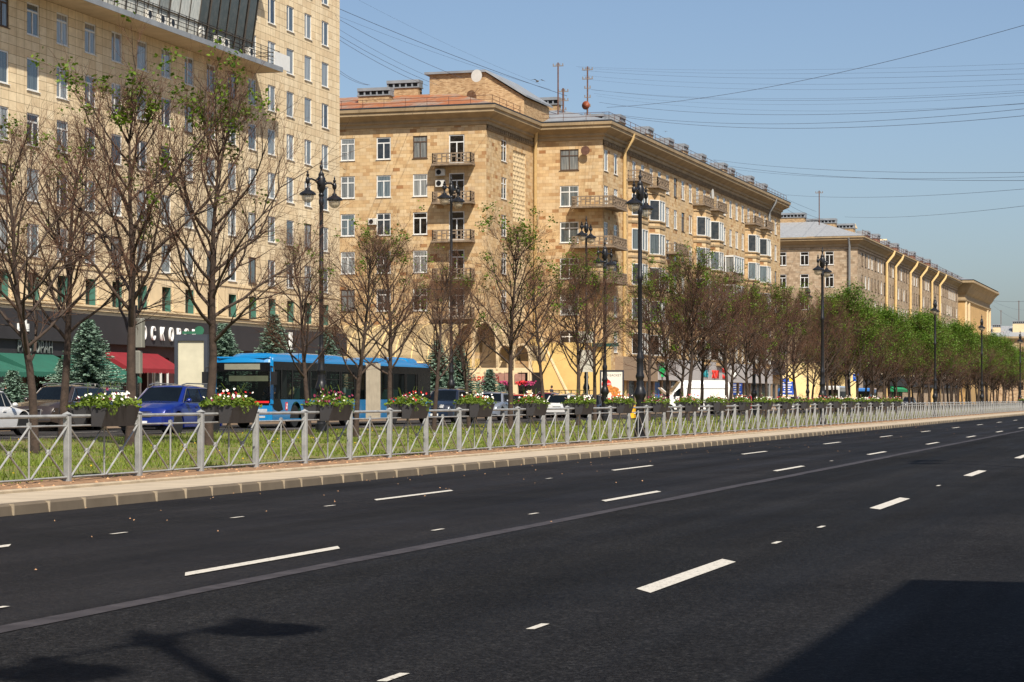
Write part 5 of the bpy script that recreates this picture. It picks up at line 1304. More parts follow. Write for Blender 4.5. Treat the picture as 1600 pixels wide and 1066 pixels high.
    if grille == 'kidney':
        for yc in (-.2, .2):
            for y_ in (yc - .17, yc + .17): q.box(h2 - .02, h2 + .03, y_ - .015, y_ + .015, H * .345, H * .47)
            for z_ in (H * .345, H * .47): q.box(h2 - .04, h2 + .03, yc - .17, yc + .17, z_ - .015, z_ + .015)
    else:
        for z_ in (.37, .41, .45): q.box(h2 - .03, h2 + .025, -.4, .4, H * z_ - .006, H * z_ + .006)
    q.build('grille_trim', M['rim'], go_, uv=False)
    strip('bumper_intake', -.68, .68, .30, .42, M['dark'], out=.012, tilt=.0); strip('skid_plate', -.5, .5, .215, .26, M['rim'], out=.0, tilt=-.04)
    for sg in (-1, 1):
        strip('headlight', sg * (W / 2 - .42), sg * (W / 2 - .10), H * .425, H * .49, M['lens'], out=.012, n_=4, tilt=.1)
        strip('tail_light', sg * (W / 2 - .40), sg * (W / 2 - .08), H * .45, H * .56, mat('red_tail_lens', (150, 10, 14), .2, var=.05, coat=1), sgn=-1, out=.012, n_=4, tilt=.03)
    for s_, nm in ((1, 'licence_plate'), (-1, 'licence_plate')):
        q = MB(); x = s_ * (h2 + .03); z = .36 if s_ > 0 else .72; q.box(x - .01, x + .01, -.26, .26, z, z + .11); q.build(nm, M['plate'], t, uv=False)
    for w in wx:
        for sg in (-1, 1):
            wt = thing('w', '', '') if False else None
            b = MB(); yo = sg * (W / 2 - .12); b.lathe([(wr * .66, -.11), (wr * .95, -.11), (wr, -.07), (wr, .07), (wr * .95, .11), (wr * .66, .11)], 24, (w, yo, wr), ax='y'); wo = b.build('wheel', M['tyre'], t, smooth=True, ang=35, uv=False)
            q = MB(); yy = yo + sg * .085; q.lathe([(wr * .70, 0), (wr * .66, -.02 * sg), (wr * .62, -.05 * sg), (0, -.06 * sg)], 20, (w, yy, wr), ax='y', m=1); q.lathe([(0, .02 * sg), (.06, .015 * sg), (.07, -.05 * sg)], 10, (w, yy, wr), ax='y')
            ns = 5
            for a in range(ns * 2):
                an = 2 * math.pi * (a // 2) / ns + (.16 if a % 2 else -.16); q.tube([(w + .05 * math.cos(an), yy, wr + .05 * math.sin(an)), (w + wr * .67 * math.cos(an), yy + .01 * sg, wr + wr * .67 * math.sin(an))], .017, 4)
            q.build('rim', [M['rim'], M['dark']], wo, smooth=True, ang=35, uv=False)
    return t
def park(t, px, d, z, rz=-90): t.location = (-d, along(px, d), z); t.rotation_euler = (0, 0, R(rz)); return t
suv = park(car('suv', 'bright blue suv with chrome roof rails driving ahead of the bus', 'car', (6, 32, 112), 4.7, 1.92, 1.64), 268, 32.3, ZF)
# driver's forearms seen through the screen are left to the dark glass; a driver sits behind it
park(car('suv', 'dark brown suv with a kidney grille and roof rails parked behind the leftmost planter', 'car', (52, 42, 36), 4.7, 1.9, 1.7, grille='kidney'), 98, 40.2, ZF)
park(car('hatchback', 'dark navy car half hidden behind the dark brown suv', 'car', (22, 30, 48), 4.3, 1.8, 1.62, 'suv'), 146, 40.6, ZF, -86)
park(car('hatchback', 'white car cut off by the left edge with its red tail lamp showing', 'car', (206, 206, 204), 4.3, 1.8, 1.5, 'sedan'), -35, 36.9, ZF, 90)
park(car('suv', 'dark blue-grey suv following right behind the tail of the bus', 'car', (26, 32, 46), 4.6, 1.88, 1.68), 700, 35.2, ZF)
park(car('hatchback', 'small grey car between the bus and the red car', 'car', (112, 118, 128), 4.2, 1.78, 1.56), 772, 36.8, ZF)
park(car('sedan', 'red car left of the white hatchback, behind the tree with green tufts', 'car', (168, 22, 24), 4.4, 1.78, 1.46, 'sedan'), 812, 38.4, ZF)
park(car('hatchback', 'wine red car partly hidden behind a bare trunk, next to the white hatchback', 'car', (110, 18, 30), 4.2, 1.78, 1.6), 856, 39.6, ZF)
park(car('hatchback', 'white hatchback with dark rear window beside the wine red car', 'car', (212, 212, 210), 4.2, 1.8, 1.5), 884, 38.0, ZF, 90)
park(car('sedan', 'black car glimpsed low between railing posts right of the white hatchback', 'car', (30, 30, 32), 4.4, 1.8, 1.46, 'sedan'), 925, 35.5, ZF)
for px, d, c, lab in ((1165, 36, (150, 30, 32), 'small red car beyond the tail of the white van'), (1240, 40, (200, 200, 198), 'distant white car under the blue notice board'), (1365, 34, (150, 152, 156), 'distant silver car seen between the railing posts'), (1420, 37, (60, 62, 70), 'distant dark car at the far right of the street')):
    park(car('sedan', lab, 'car', c, 4.4, 1.78, 1.5, 'sedan'), px, d, ZF)

# white van, side on, with its bonnet raised
def van():
    t = thing('van', 'white high-roofed panel van seen side on with its bonnet raised', 'van'); pm = paint('van_white', (226, 224, 218), 0, .35)
    L, W, H = 5.9, 2.0, 2.65; h = L / 2
    prof = [(-h, .45), (-h, 2.2), (-h + .06, 2.5), (-h + .3, H), (h - 2.15, H), (h - 1.95, H - .03), (h - 1.3, 1.75), (h - 1.15, 1.45), (h - .25, 1.18), (h - .02, .95), (h, .45)]
    # flank with arches cut
    n = 60; b = MB(); vs = []; wx = (-h + 1.15, h - .95)
    def topz(x): return interp(sorted(prof[1:-1]), x)
    for i in range(n + 1):
        x = -h + L * i / n; zl = .34
        for w in wx:
            if abs(x - w) < .42: zl = max(zl, .35 + math.sqrt(.42 ** 2 - (x - w) ** 2))
        zt_ = topz(x); c = min(1, (h - abs(x)) / .25); hw = W / 2 * (.88 + .12 * c); k = max(0, (zt_ - 1.4) * .09)
        for y, z in ((hw - .05, zl), (hw, zl + .03), (hw, min(1.35, zt_ - .12)), (hw - k * .6, max(min(1.35, zt_ - .12), zt_ - .3)), (hw - k - .03, zt_ - .1), (hw - k - .16, zt_ - .01), (0, zt_ + .02)): vs.append((x, -y, z))
        for y, z in ((hw - k - .16, zt_ - .01), (hw - k - .03, zt_ - .1), (hw - k * .6, max(min(1.35, zt_ - .12), zt_ - .3)), (hw, min(1.35, zt_ - .12)), (hw, zl + .03), (hw - .05, zl)): vs.append((x, y, z))
    K = 13; b.add(vs, [(i * K + j, (i + 1) * K + j, (i + 1) * K + j + 1, i * K + j + 1) for i in range(n) for j in range(K - 1)] + [tuple(range(K)), tuple(n * K + j for j in range(K - 1, -1, -1))]); b.build('body', pm, t, smooth=True, ang=35, uv=False)
    b = MB(); 
    for z in (1.25, 2.02): b.box(-h + .3, h - 2.3, -W / 2 - .012, -W / 2 + .1, z, z + .025); b.box(-h + .3, h - 2.3, W / 2 - .1, W / 2 + .012, z, z + .025)
    b.box(-h + .15, h - 1.3, -W / 2 - .015, W / 2 + .015, .55, .68); b.build('side_moulding', mat('pale_grey_trim', (176, 174, 168), .6), t, uv=False)
    for sg in (-1, 1):
        b = MB(); y = sg * (W / 2 - .02); b.add([(h - 2.1, y, 1.42), (h - 1.25, y, 1.42), (h - 1.45, y - sg * .03, 1.75), (h - 1.75, y - sg * .05, 2.02), (h - 2.1, y - sg * .055, 2.04)], [(0, 1, 2, 3, 4)]); b.M = None
        o = b.build('side_window', M['carglass'], t, uv=False); o.location = (0, sg * .035, 0)
        q = MB(); q.box(h - 1.5, h - 1.35, sg * (W / 2 + .05), sg * (W / 2 + .2), 1.4, 1.72); q.build('mirror', M['dark'], t, uv=False)
        q = MB(); q.box(h - .3, h - .05, sg * (W / 2 - .3), sg * (W / 2 - .1), .85, 1.05); q.build('headlight', M['lens'], t, uv=False)
        for w in wx:
            q = MB(); q.lathe([(.22, -.1), (.33, -.1), (.35, -.06), (.35, .06), (.33, .1), (.22, .1)], 20, (w, sg * .85, .35), ax='y'); wo = q.build('wheel', M['tyre'], t, smooth=True, ang=35, uv=False)
            q = MB(); q.lathe([(.23, .04 * sg), (.2, .06 * sg), (.08, .02 * sg), (0, .03 * sg)], 16, (w, sg * .9, .35), ax='y'); q.build('rim', M['rim'], wo, smooth=True, uv=False)
    b = MB(); b.add([(h - 1.27, -.8, 1.78), (h - 1.27, .8, 1.78), (h - 1.93, .74, H - .1), (h - 1.93, -.74, H - .1)], [(0, 1, 2, 3)]); o = b.build('windscreen', M['carglass'], t, uv=False); o.location = (.03, 0, .02)
    b = MB(); b.add([(h - 1.1, -.82, 1.42), (h - 1.1, .82, 1.42), (h - .35, .74, 2.05), (h - .35, -.74, 2.05), (h - 1.1, -.82, 1.46), (h - 1.1, .82, 1.46), (h - .38, .74, 2.1), (h - .38, -.74, 2.1)], [(0, 1, 2, 3), (4, 5, 6, 7), (2, 3, 7, 6), (0, 3, 7, 4), (1, 2, 6, 5)]); b.build('raised_bonnet', pm, t, uv=False)
    b = MB(); b.box(-h + .3, h - .3, -.8, .8, .22, .7); b.box(h - 1.0, h + .01, -.7, .7, .5, .85); b.build('engine_bay', M['dark'], t, uv=False)
    return t
v_ = van(); zc = 177.0; p = pt(1081, 640, zc); v_.location = (p.x, p.y, ZF); v_.rotation_euler = (0, 0, math.pi + TH + R(6))

# people: skinned stick figures with an even skin and separate clothes
def person(name_label, pose, shirt, trousers, hair, loc, rz, group=None, scale=1.0):
    t = thing('person', name_label, 'person', loc, rz, group); t.scale = (scale,) * 3
    J = {'pel': (0, 0, .95), 'ch': (0, 0, 1.28), 'nk': (0, 0, 1.48), 'hd': (0.01, 0, 1.56), 'tp': (.02, 0, 1.70)}
    if pose == 'sit':
        J = {k: (v[0], v[1], v[2] - .45) for k, v in J.items()}; hz = .5
        legs = lambda s: [(.0, s * .09, hz), (.42, s * .12, hz + .03), (.45, s * .12, .08), (.6, s * .13, .04)]
        arms = lambda s: [(0, s * .17, .95), (.05, s * .24, .72), (.28, s * .18, .66), (.36, s * .16, .66)]
    else:
        legs = lambda s: [(.0, s * .09, .9), (.03 + .08 * s, s * .1, .48), (-.0 + .14 * s, s * .1, .07), (.14 + .14 * s, s * .12, .03)]
        arms = lambda s: [(0, s * .18, 1.42), (-.02, s * .25, 1.14), (.08 - .06 * s, s * .25, .9), (.12 - .06 * s, s * .24, .82)]
    b = MB()
    v = J; pts = [v['pel'], v['ch'], v['nk'], v['hd'], v['tp']]
    def make(nm, verts, edges, rad, m, root=0):
        me = bpy.data.meshes.new(nm); me.from_pydata([Vector(q) for q in verts], edges, []); me.materials.append(m); o = bpy.data.objects.new(nm, me); COL.objects.link(o)
        md = o.modifiers.new('s', 'SKIN'); sv = me.skin_vertices[0].data
        for i, r_ in enumerate(rad): sv[i].radius = (r_, r_) if not isinstance(r_, tuple) else r_
        sv[root].use_root = True; o.modifiers.new('u', 'SUBSURF').levels = 1
        dg = bpy.context.evaluated_depsgraph_get(); m2 = bpy.data.meshes.new_from_object(o.evaluated_get(dg)); bpy.data.objects.remove(o); m2.polygons.foreach_set('use_smooth', [True] * len(m2.polygons))
        o = bpy.data.objects.new(nm, m2); COL.objects.link(o); o.parent = t; return o
    V = list(pts); E_ = [(0, 1), (1, 2), (2, 3), (3, 4)]; Rr = [.12, .13, .055, .085, .075]
    for s in (-1, 1):
        i = len(V); V += arms(s); E_ += [(1, i), (i, i + 1), (i + 1, i + 2), (i + 2, i + 3)]; Rr += [.055, .042, .03, .03]
        i = len(V); V += legs(s); E_ += [(0, i), (i, i + 1), (i + 1, i + 2), (i + 2, i + 3)]; Rr += [.085, .06, .04, .035]
    make('body', V, E_, Rr, M['skin'])
    sh = [v['pel'], v['ch'], tuple(a + (0, 0, -.03)[i] for i, a in enumerate(v['nk']))]; Es = [(0, 1), (1, 2)]; Rs = [.15, .165, .075]
    for s in (-1, 1): i = len(sh); a = arms(s); sh += [a[0], a[1]]; Es += [(1, i), (i, i + 1)]; Rs += [.075, .06]
    make('shirt', sh, Es, Rs, shirt)
    tr = [v['pel']]; Et = []; Rt = [.145]
    for s in (-1, 1): i = len(tr); l = legs(s); tr += l[:3]; Et += [(0, i), (i, i + 1), (i + 1, i + 2)]; Rt += [.1, .078, .06]
    make('trousers', tr, Et, Rt, trousers)
    hb_ = MB(); x, y, z = v['tp']; hb_.lathe([(0, .10), (.06, .085), (.095, .03), (.1, -.04), (.085, -.1), (.02, -.1)], 12, (x - .025, y, z - .01)); hb_.build('hair', hair, t, smooth=True, uv=False)
    return t
C = lambda n, c: mat(n, c, .85, var=.08)
hairs = mat('brown_hair', (58, 42, 30), .7); hairl = mat('fair_hair', (180, 140, 90), .7)
for lab, sh, px, d, z in (('person in a red top standing on the pavement beyond the white van', C('red_shirt', (190, 44, 40)), 1133, 43.5, .52), ('person in dark clothes on the stair behind the wine red car', C('navy_shirt', (28, 32, 44)), 862, 49.5, .9),
                          ('person in a purple top under the leftmost green awning', C('purple_shirt', (74, 44, 80)), 9, 53, .6), ('person in orange sitting by the window of the red-awning shop', C('orange_shirt', (214, 84, 24)), 256, 58.8, .6)):
    person(lab, 'stand', sh, C('dark_trousers', (36, 38, 46)), hairs, (-d, along(px, d), z), rg.uniform(0, 6))

# articulated bus
def bus():
    t = thing('bus', 'long blue articulated bus with grey bellows and black glazing', 'bus'); pm = paint('bus_blue', (1, 112, 166), 0, .3)
    bk = mat('bus_black_panel', (10, 10, 12), .25, var=.1, spec=.25)
    W, H = 2.55, 2.82; LF, LG, LR = 11.0, 1.9, 7.1; z0 = .32; zw = 1.18; ztp = 2.62; hw = W / 2
    H = 2.9; ztp = 2.7
    # local x: front at 0, going back is -x; door side y<0 is away from the camera after turning, glazing both sides
    def shell(nm, xa, xb, front, wheels):
        b = MB(); N = int((xb - xa) / .12)
        for sg in (-1, 1):
            y = sg * hw
            for i in range(N):
                a = xa + (xb - xa) * i / N; c = xa + (xb - xa) * (i + 1) / N; m_ = (a + c) / 2; zl = z0; zc_ = z0
                def lo(x):
                    r = z0
                    for w in wheels:
                        if abs(x - w) < .62: r = max(r, .46 + math.sqrt(.62 ** 2 - (x - w) ** 2))
                    return r
                top_a = zw
                b.add([(a, y, lo(a)), (c, y, lo(c)), (c, y, zw), (a, y, zw)], [(0, 1, 2, 3)])
            b.quad((xa, y, ztp), (xb, y, ztp), (xb, y - sg * .03, H - .12), (xa, y - sg * .03, H - .12)); b.quad((xa, y - sg * .03, H - .12), (xb, y - sg * .03, H - .12), (xb, y - sg * .2, H), (xa, y - sg * .2, H))
            b.box(xa, xb, y, y - sg * .05, zw - .02, zw + .0)
        b.box(xa, xb, -hw + .2, hw - .2, H - .04, H); b.box(xa, xb, -hw + .05, hw - .05, z0, z0 + .06)
        return b.build(nm, pm, t, uv=False)
    shell('front_section', -LF, -.25, True, (-2.75, -8.9)); shell('rear_section', -LF - LG - LR, -LF - LG, False, (-LF - LG - 1.5 - .6,))
    XR = -LF - LG - LR
    # rear wall
    b = MB(); b.box(XR - .04, XR, -hw + .03, hw - .03, z0, H - .05); b.build('rear_wall', pm, t, uv=False)
    # front: curved in plan
    def fx(y): return -.02 - .22 * abs(y / hw) ** 2.6
    ys = [-hw + W * i / 16 for i in range(17)]
    def band(nm, za, zb, m, o=0, ya=-hw, yb=hw, tilt=0):
        b = MB(); yy = [ya + (yb - ya) * i / 16 for i in range(17)]
        for i in range(16): b.quad((fx(yy[i]) + o, yy[i], za), (fx(yy[i + 1]) + o, yy[i + 1], za), (fx(yy[i + 1]) + o - tilt, yy[i + 1], zb), (fx(yy[i]) + o - tilt, yy[i], zb))
        return b.build(nm, m, t, smooth=True, uv=False)
    band('front_panel', z0, 1.0, pm); band('front_header', 2.66, H - .06, pm, -.0, tilt=.08)
    b = MB(); b.box(-.3, -.2, -hw + .1, hw - .1, H - .07, H - .0); 
    for sg in (-1, 1): b.tube([(fx(hw) - .0, sg * (hw - .03), .98), (fx(hw) + .0, sg * (hw - .03), 1.8), (fx(hw) - .04, sg * (hw - .05), 2.7), (fx(hw) - .12, sg * (hw - .1), H - .05)], .075, 6)
    b.quad((-.25, -hw + .1, H - .02), (-.25, hw - .1, H - .02), (-.1, hw - .3, H - .07), (-.1, -hw + .3, H - .07)); b.build('front_pillar', pm, t, smooth=True, ang=40, uv=False)
    band('windscreen', 1.0, 2.3, M['busglass'], -.015, -hw + .1, hw - .1); band('destination_header', 2.3, 2.68, bk, -.012, -hw + .09, hw - .09); band('destination_display', 2.37, 2.6, mat('grey_display', (128, 126, 108), .3), .004, -.75, .8)
    band('dash_panel', .92, 1.08, bk, .004, -hw + .12, hw - .12)
    band('route_blind', 1.9, 2.12, mat('cream_card', (200, 194, 160), .8), -.12, -.6, hw - .2); band('red_strip', 1.02, 1.1, mat('red_marker', (200, 20, 24), .5), .012, .55, hw - .12)
    for sg in (-1, 1):
        band('headlight', .62, .78, M['lens'], .012, sg * .62 if sg > 0 else -1.08, 1.08 if sg > 0 else -.62); band('fog_light', .42, .5, M['lens'], .012, .7 if sg > 0 else -1.0, 1.0 if sg > 0 else -.7)
        q = MB(); q.tube([(-.2, sg * (hw - .05), 2.5), (.12, sg * (hw + .2), 2.45), (.16, sg * (hw + .24), 2.25)], .03, 6); q.box(.08, .22, sg * (hw + .12), sg * (hw + .34), 1.75, 2.28); q.build('mirror', M['dark'], t, uv=False)
    band('licence_plate', .46, .57, M['plate'], .02, -.26, .26)
    # glazing bands with mullions
    for sg in (-1, 1):
        for xa, xb, nm in ((-LF + .02, -.3, 'side_glass'), (XR + .9, -LF - LG - .02, 'side_glass')):
            b = MB(); b.quad((xa, sg * (hw - .02), zw), (xb, sg * (hw - .02), zw), (xb, sg * (hw - .02), ztp), (xa, sg * (hw - .02), ztp)); b.build(nm, M['busglass'], t, uv=False)
        b = MB()
        for x in (-.35, -1.2, -2.35, -4.15, -4.35, -5.9, -6.1, -7.75, -7.95, -9.6, -9.8, -LF + .05, -LF - LG - .1, -LF - LG - 1.5, -LF - LG - 1.7, -LF - LG - 3.4, -LF - LG - 3.6, -LF - LG - 5.0): b.box(x - .07, x + .07, sg * (hw - .025), sg * (hw + .004), zw, ztp)
        b.box(-LF + .02, -.3, sg * (hw - .025), sg * (hw + .005), 2.36, ztp); b.box(XR, -LF - LG - .02, sg * (hw - .025), sg * (hw + .005), 2.36, ztp)
        b.box(XR, XR + 1.9, sg * (hw - .03), sg * (hw + .006), zw, ztp)
        b.prism([(-.25, zw + .01), (-1.05, zw + .01), (-1.35, zw - .42), (-.9, zw - .52), (-.4, zw - .42), (-.25, zw - .3)], sg * (hw - .02), sg * (hw + .007))
        for x0_, x1_ in ((-4.1, -2.4), (-5.85, -4.4), (-7.7, -6.15)): b.box(x0_, x1_, sg * (hw - .02), sg * (hw + .003), 2.0, 2.04)
        b.build('window_band', bk, t, uv=False)
    # bellows
    b = MB(); n = 14
    for i in range(n):
        xa = -LF - LG * i / n; xm_ = xa - LG / n / 2; xb = xa - LG / n
        for (p, q, a, c) in ((xa, xm_, hw - .05, hw + .03), (xm_, xb, hw + .03, hw - .05)):
            for sg in (-1, 1): b.quad((p, sg * a, z0), (q, sg * c, z0), (q, sg * c, H - .1), (p, sg * a, H - .1))
            b.quad((p, -a, H - .12 + (a - hw)), (q, -c, H - .12 + (c - hw)), (q, c, H - .12 + (c - hw)), (p, a, H - .12 + (a - hw)))
    b.build('bellows', mat('beige_grey_bellows', (148, 138, 120), .9, var=.12), t, uv=False)
    # roof pods
    def pod(xa, xb, hgt, w=.95):
        b = MB(); N = 10; vs = []
        for i in range(N + 1):
            x = xa + (xb - xa) * i / N; e = min(1, min(i, N - i) / 1.2 * .9 + .12); e = math.sin(e * math.pi / 2)
            for k in range(9): a = math.pi * k / 8; vs.append((x, w * math.copysign(abs(math.cos(a)) ** .5, math.cos(a)) , H - .03 + hgt * e * math.sin(a) ** .6))
        b.add(vs, [(i * 9 + j, (i + 1) * 9 + j, (i + 1) * 9 + j + 1, i * 9 + j + 1) for i in range(N) for j in range(8)] + [tuple(range(9)), tuple(N * 9 + j for j in range(9))]); b.build('roof_pod', pm, t, smooth=True, ang=50, uv=False)
    pod(-3.4, -1.2, .2); pod(-9.6, -3.9, .26); pod(-LF - LG - 5.0, -LF - LG - .6, .24); pod(XR + .5, XR + 2.1, .32, .8)
    # interior: floor, seats, poles, ceiling
    b = MB(); b.box(XR + .1, -.3, -hw + .1, hw - .1, .55, .6); b.box(XR + .1, -.3, -hw + .1, hw - .1, 2.5, 2.52)
    b.box(-1.0, -.35, -hw + .2, hw - .2, .6, 1.05); b.box(-2.0, -1.94, -.1, hw - .1, .6, 2.3); b.build('interior', mat('bus_interior', (70, 72, 72), .8), t, uv=False)
    seatc = mat('green_seat', (40, 82, 74), .8)
    for x in (-3.2, -4.6, -5.5, -6.6, -8.3, -9.2, -13, -14.2, -15.4, -16.6):
        for sg in (-1, 1): q = MB(); q.bbox(x - .25, x + .2, sg * .3 if sg > 0 else -1.15, 1.15 if sg > 0 else -.3, .95, 1.07, .03); q.bbox(x - .3, x - .2, sg * .3 if sg > 0 else -1.15, 1.15 if sg > 0 else -.3, 1.05, 1.62, .03); q.box(x - .2, x + .1, .4 * sg, 1.0 * sg, .6, .95); q.build('seat', seatc, t, uv=False)
    pg = mat('green_pole', (40, 150, 110), .4)
    for x in (-2.3, -4.3, -6.0, -7.8, -9.5, -12.6, -14.8, -16.0): q = MB(); q.tube([(x, .25, .6), (x, .25, 2.5)], .022, 6); q.box(x - .05, x + .05, .2, .3, 1.7, 1.85); q.build('grab_pole', pg, t, uv=False)
    for x in (-2.75, -8.9, -LF - LG - 2.1):
        for sg in (-1, 1):
            q = MB(); q.lathe([(.28, -.14), (.45, -.14), (.48, -.1), (.48, .1), (.45, .14), (.28, .14)], 24, (x, sg * (hw - .2), .48), ax='y'); wo = q.build('wheel', M['tyre'], t, smooth=True, ang=35, uv=False)
            q = MB(); q.lathe([(.29, .1 * sg), (.27, .08 * sg), (.2, .02 * sg), (.1, .04 * sg), (.09, .12 * sg), (0, .12 * sg)], 18, (x, sg * (hw - .2), .48), ax='y'); q.build('rim', M['rim'], wo, smooth=True, ang=35, uv=False)
    # red emblem panel on the flank
    q = MB(); sg = -1
    for sg in (1, -1): q.bbox(-1.85, -1.62, sg * hw - .008, sg * hw + .008, .72, 1.05, .01)
    o = q.build('red_emblem', mat('red_emblem', (206, 24, 30), .5), t, uv=False)
    q = MB()
    for sg in (1, -1):
        for a, c in (((-1.80, .78), (-1.67, .99)), ((-1.67, .78), (-1.80, .99))): q.tube([(a[0], sg * (hw + .012), a[1]), (c[0], sg * (hw + .012), c[1])], .008, 4)
        q.tube([(-1.735, sg * (hw + .012), .76), (-1.735, sg * (hw + .012), 1.0)], .007, 4)
    q.build('crossed_mark', M['plate'], o, uv=False)
    q = MB()
    for x in (-5.0, -6.9, -12.9): q.box(x, x + 1.1, -hw - .004, hw + .004, .45, .47)
    q.build('flap_line', bk, t, uv=False)
    return t
bs = bus(); BD = 35.2; YBF = along(422, BD); bs.location = (-BD - 1.275, YBF, ZF); bs.rotation_euler = (0, 0, R(-90))
# passengers on the camera side
def inbus(x, y, z=.6): return (bs.location.x + y, bs.location.y - x, ZF + z)
for x, lab, c in ((-3.2, 'passenger in a striped yellow top near the front of the bus', C('yellow_striped_shirt', (206, 196, 140))), (-6.6, 'passenger in a pale green shirt in the middle of the bus', C('pale_green_shirt', (150, 200, 180))), (-9.2, 'passenger in a pale grey top just before the bellows', C('grey_shirt', (150, 168, 168))), (-15.4, 'passenger in orange in the rear section of the bus', C('orange_top', (220, 110, 30)))):
    p = inbus(x, .75); person(lab, 'sit', c, C('dark_trousers', (36, 38, 46)), hairl if 'green' in lab else hairs, (p[0], p[1], p[2] + .08), R(-90), 'bus passengers')
p = inbus(-1.35, .7); person('bus driver in a dark blue shirt at the wheel behind the windscreen', 'sit', C('blue_shirt', (40, 60, 100)), C('dark_trousers', (36, 38, 46)), hairs, (p[0], p[1], p[2] + .1), R(-90))
# two distant buses at stops
for px, d, c, lab in ((1297, 40.0, (206, 206, 200), 'white minibus glimpsed behind the lamp at the pale block'), (1350, 43, (60, 120, 190), 'distant blue and white bus under the green kiosk roof')):
    t = thing('minibus', lab, 'bus', (-d, along(px, d), ZF), R(-90)); b = MB(); b.bbox(-6, 0, -1.1, 1.1, .35, 2.75, .18); b.build('body', paint('minibus_%d' % c[0], c), t, uv=False)
    b = MB(); b.box(-5.7, -.4, -1.115, 1.115, 1.3, 2.1); b.box(-.2, .015, -.95, .95, 1.25, 2.3); b.build('glazing', M['carglass'], t, uv=False)
    for x in (-1.1, -4.8):
        for sg in (-1, 1): q = MB(); q.lathe([(.2, -.1), (.38, -.1), (.4, 0), (.38, .1), (.2, .1)], 16, (x, sg * 1.02, .4), ax='y'); q.build('wheel', M['tyre'], t, smooth=True, ang=35, uv=False)

# ------------------------------------------------------------------ street furniture on the far side
t = thing('advertising_pillar', 'pale concrete-coloured panel in a tall dark frame left of the bus', 'billboard', (-44, along(300, 44), .5), 0)
t.rotation_euler = (0, 0, TH * .6)
b = MB(); b.box(-.62, .62, -.12, .12, .9, 3.75); b.build('panel', mat('pale_panel', (186, 180, 156), .8, var=.1, sc=2), t)
b = MB(); b.box(-.78, -.62, -.2, .2, 0, 4.05); b.box(.62, .78, -.2, .2, 0, 4.05); b.box(-.62, .62, -.2, .2, 3.75, 4.05); b.box(-.62, .62, -.2, .2, 0, .9); b.build('frame', mat('dark_blue_grey_frame', (52, 56, 64), .5), t)
b = MB(); b.lathe([(0, -.03), (.22, -.03), (.22, .03), (0, .03)], 16, (.35, 0, 4.22), ax='y'); b.box(-.45, .15, -.04, .04, 4.07, 4.2); b.build('crest', mat('green_crest', (36, 92, 66), .5), t)
t = thing('advertising_board', 'lit-frame poster of fried chicken on the far pavement', 'poster', (-43.2, along(956, 43.2), .5), TH * .9)
b = MB(); b.box(-.95, .95, -.14, .14, .55, 3.35); b.box(-.3, .3, -.1, .1, 0, .55); b.build('case', mat('dark_poster_case', (40, 42, 50), .5), t)
b = MB(); b.box(-.82, .82, -.16, -.142, .68, 3.2); po = b.build('poster', mat('pale_poster', (212, 204, 190), .6, var=.03), t)
b = MB(); b.lathe([(0, -.165), (.38, -.165), (.38, -.16)], 20, (-.42, 0, 2.25), ax='y'); b.box(-.8, .1, -.166, -.161, .7, 1.15); b.build('red_spot', mat('poster_red', (204, 26, 24), .6), po, uv=False)
b = MB(); rr = random.Random(4)
for i in range(26):
    x, z = rr.gauss(0.05, .3), rr.gauss(1.72, .22); r_ = rr.uniform(.09, .2); b.lathe([(0, -.172 - rr.random() * .004), (r_ * .8, -.17), (r_, -.163)], 9, (max(-.6, min(.6, x)), 0, z), ax='y')
b.build('chicken', mat('fried_golden', (190, 116, 44), .6, var=.5, sc=9), po, uv=False)
text('НЕЙ БАСКЕТ', .24, .004, mat('poster_black', (30, 28, 28), .6), po, (0, -.165, 2.85), rot=(R(90), 0, 0), name='poster_lettering'); text('АКЦИЯ', .2, .004, M['plate'], po, (-.42, -.17, 2.18), rot=(R(90), 0, 0), name='poster_lettering')
t = thing('notice_board', 'blue notice board with a yellow corner before the pale yellow ground floor', 'notice board', (-46, along(1231, 46), .5), TH)
b = MB(); b.box(-.95, .75, -.05, .05, 1.6, 3.6); bo = b.build('board', mat('blue_board', (28, 74, 168), .6, var=.03), t); b = MB(); b.box(.15, .75, -.06, -.052, 3.2, 3.6); b.build('yellow_corner', mat('yellow_corner', (230, 190, 40), .6), bo)
b = MB(); b.box(-.8, -.7, -.04, .04, 0, 1.6); b.box(.5, .6, -.04, .04, 0, 1.6); b.build('post', M['steel'], t)
b = MB()
for i, w in enumerate((.5, .6, .45, .35, .6)): b.box(-.1 - w, -.1 + w, -.056, -.052, 3.0 - i * .28, 3.12 - i * .28)
b.build('text_lines', M['plate'], bo)
t = thing('kiosk', 'green awning kiosk under the trees right of the pale block', 'kiosk', (-45, along(1375, 45), .5), 0)
b = MB(); b.box(-2, 2, -4, 12, 0, 2.6); b.build('body', mat('kiosk_grey', (110, 108, 100), .7), t); b = MB(); b.prism([(-2.6, 2.6), (2.8, 2.2), (2.8, 2.6), (0, 3.9)], -4.4, 12.4); b.build('roof', mat('kiosk_green', (18, 122, 74), .6), t)
b = MB()
for y in (-4.1, -1, 2, 5, 8, 11): b.box(2.0, 2.12, y, y + .12, 0, 2.5)
b.build('frame', mat('kiosk_green', (18, 122, 74), .6), t)
t = thing('road_sign', 'small blue square sign on a post above the green kiosk', 'road sign', (-42.5, along(1338, 42.5), .5), 0)
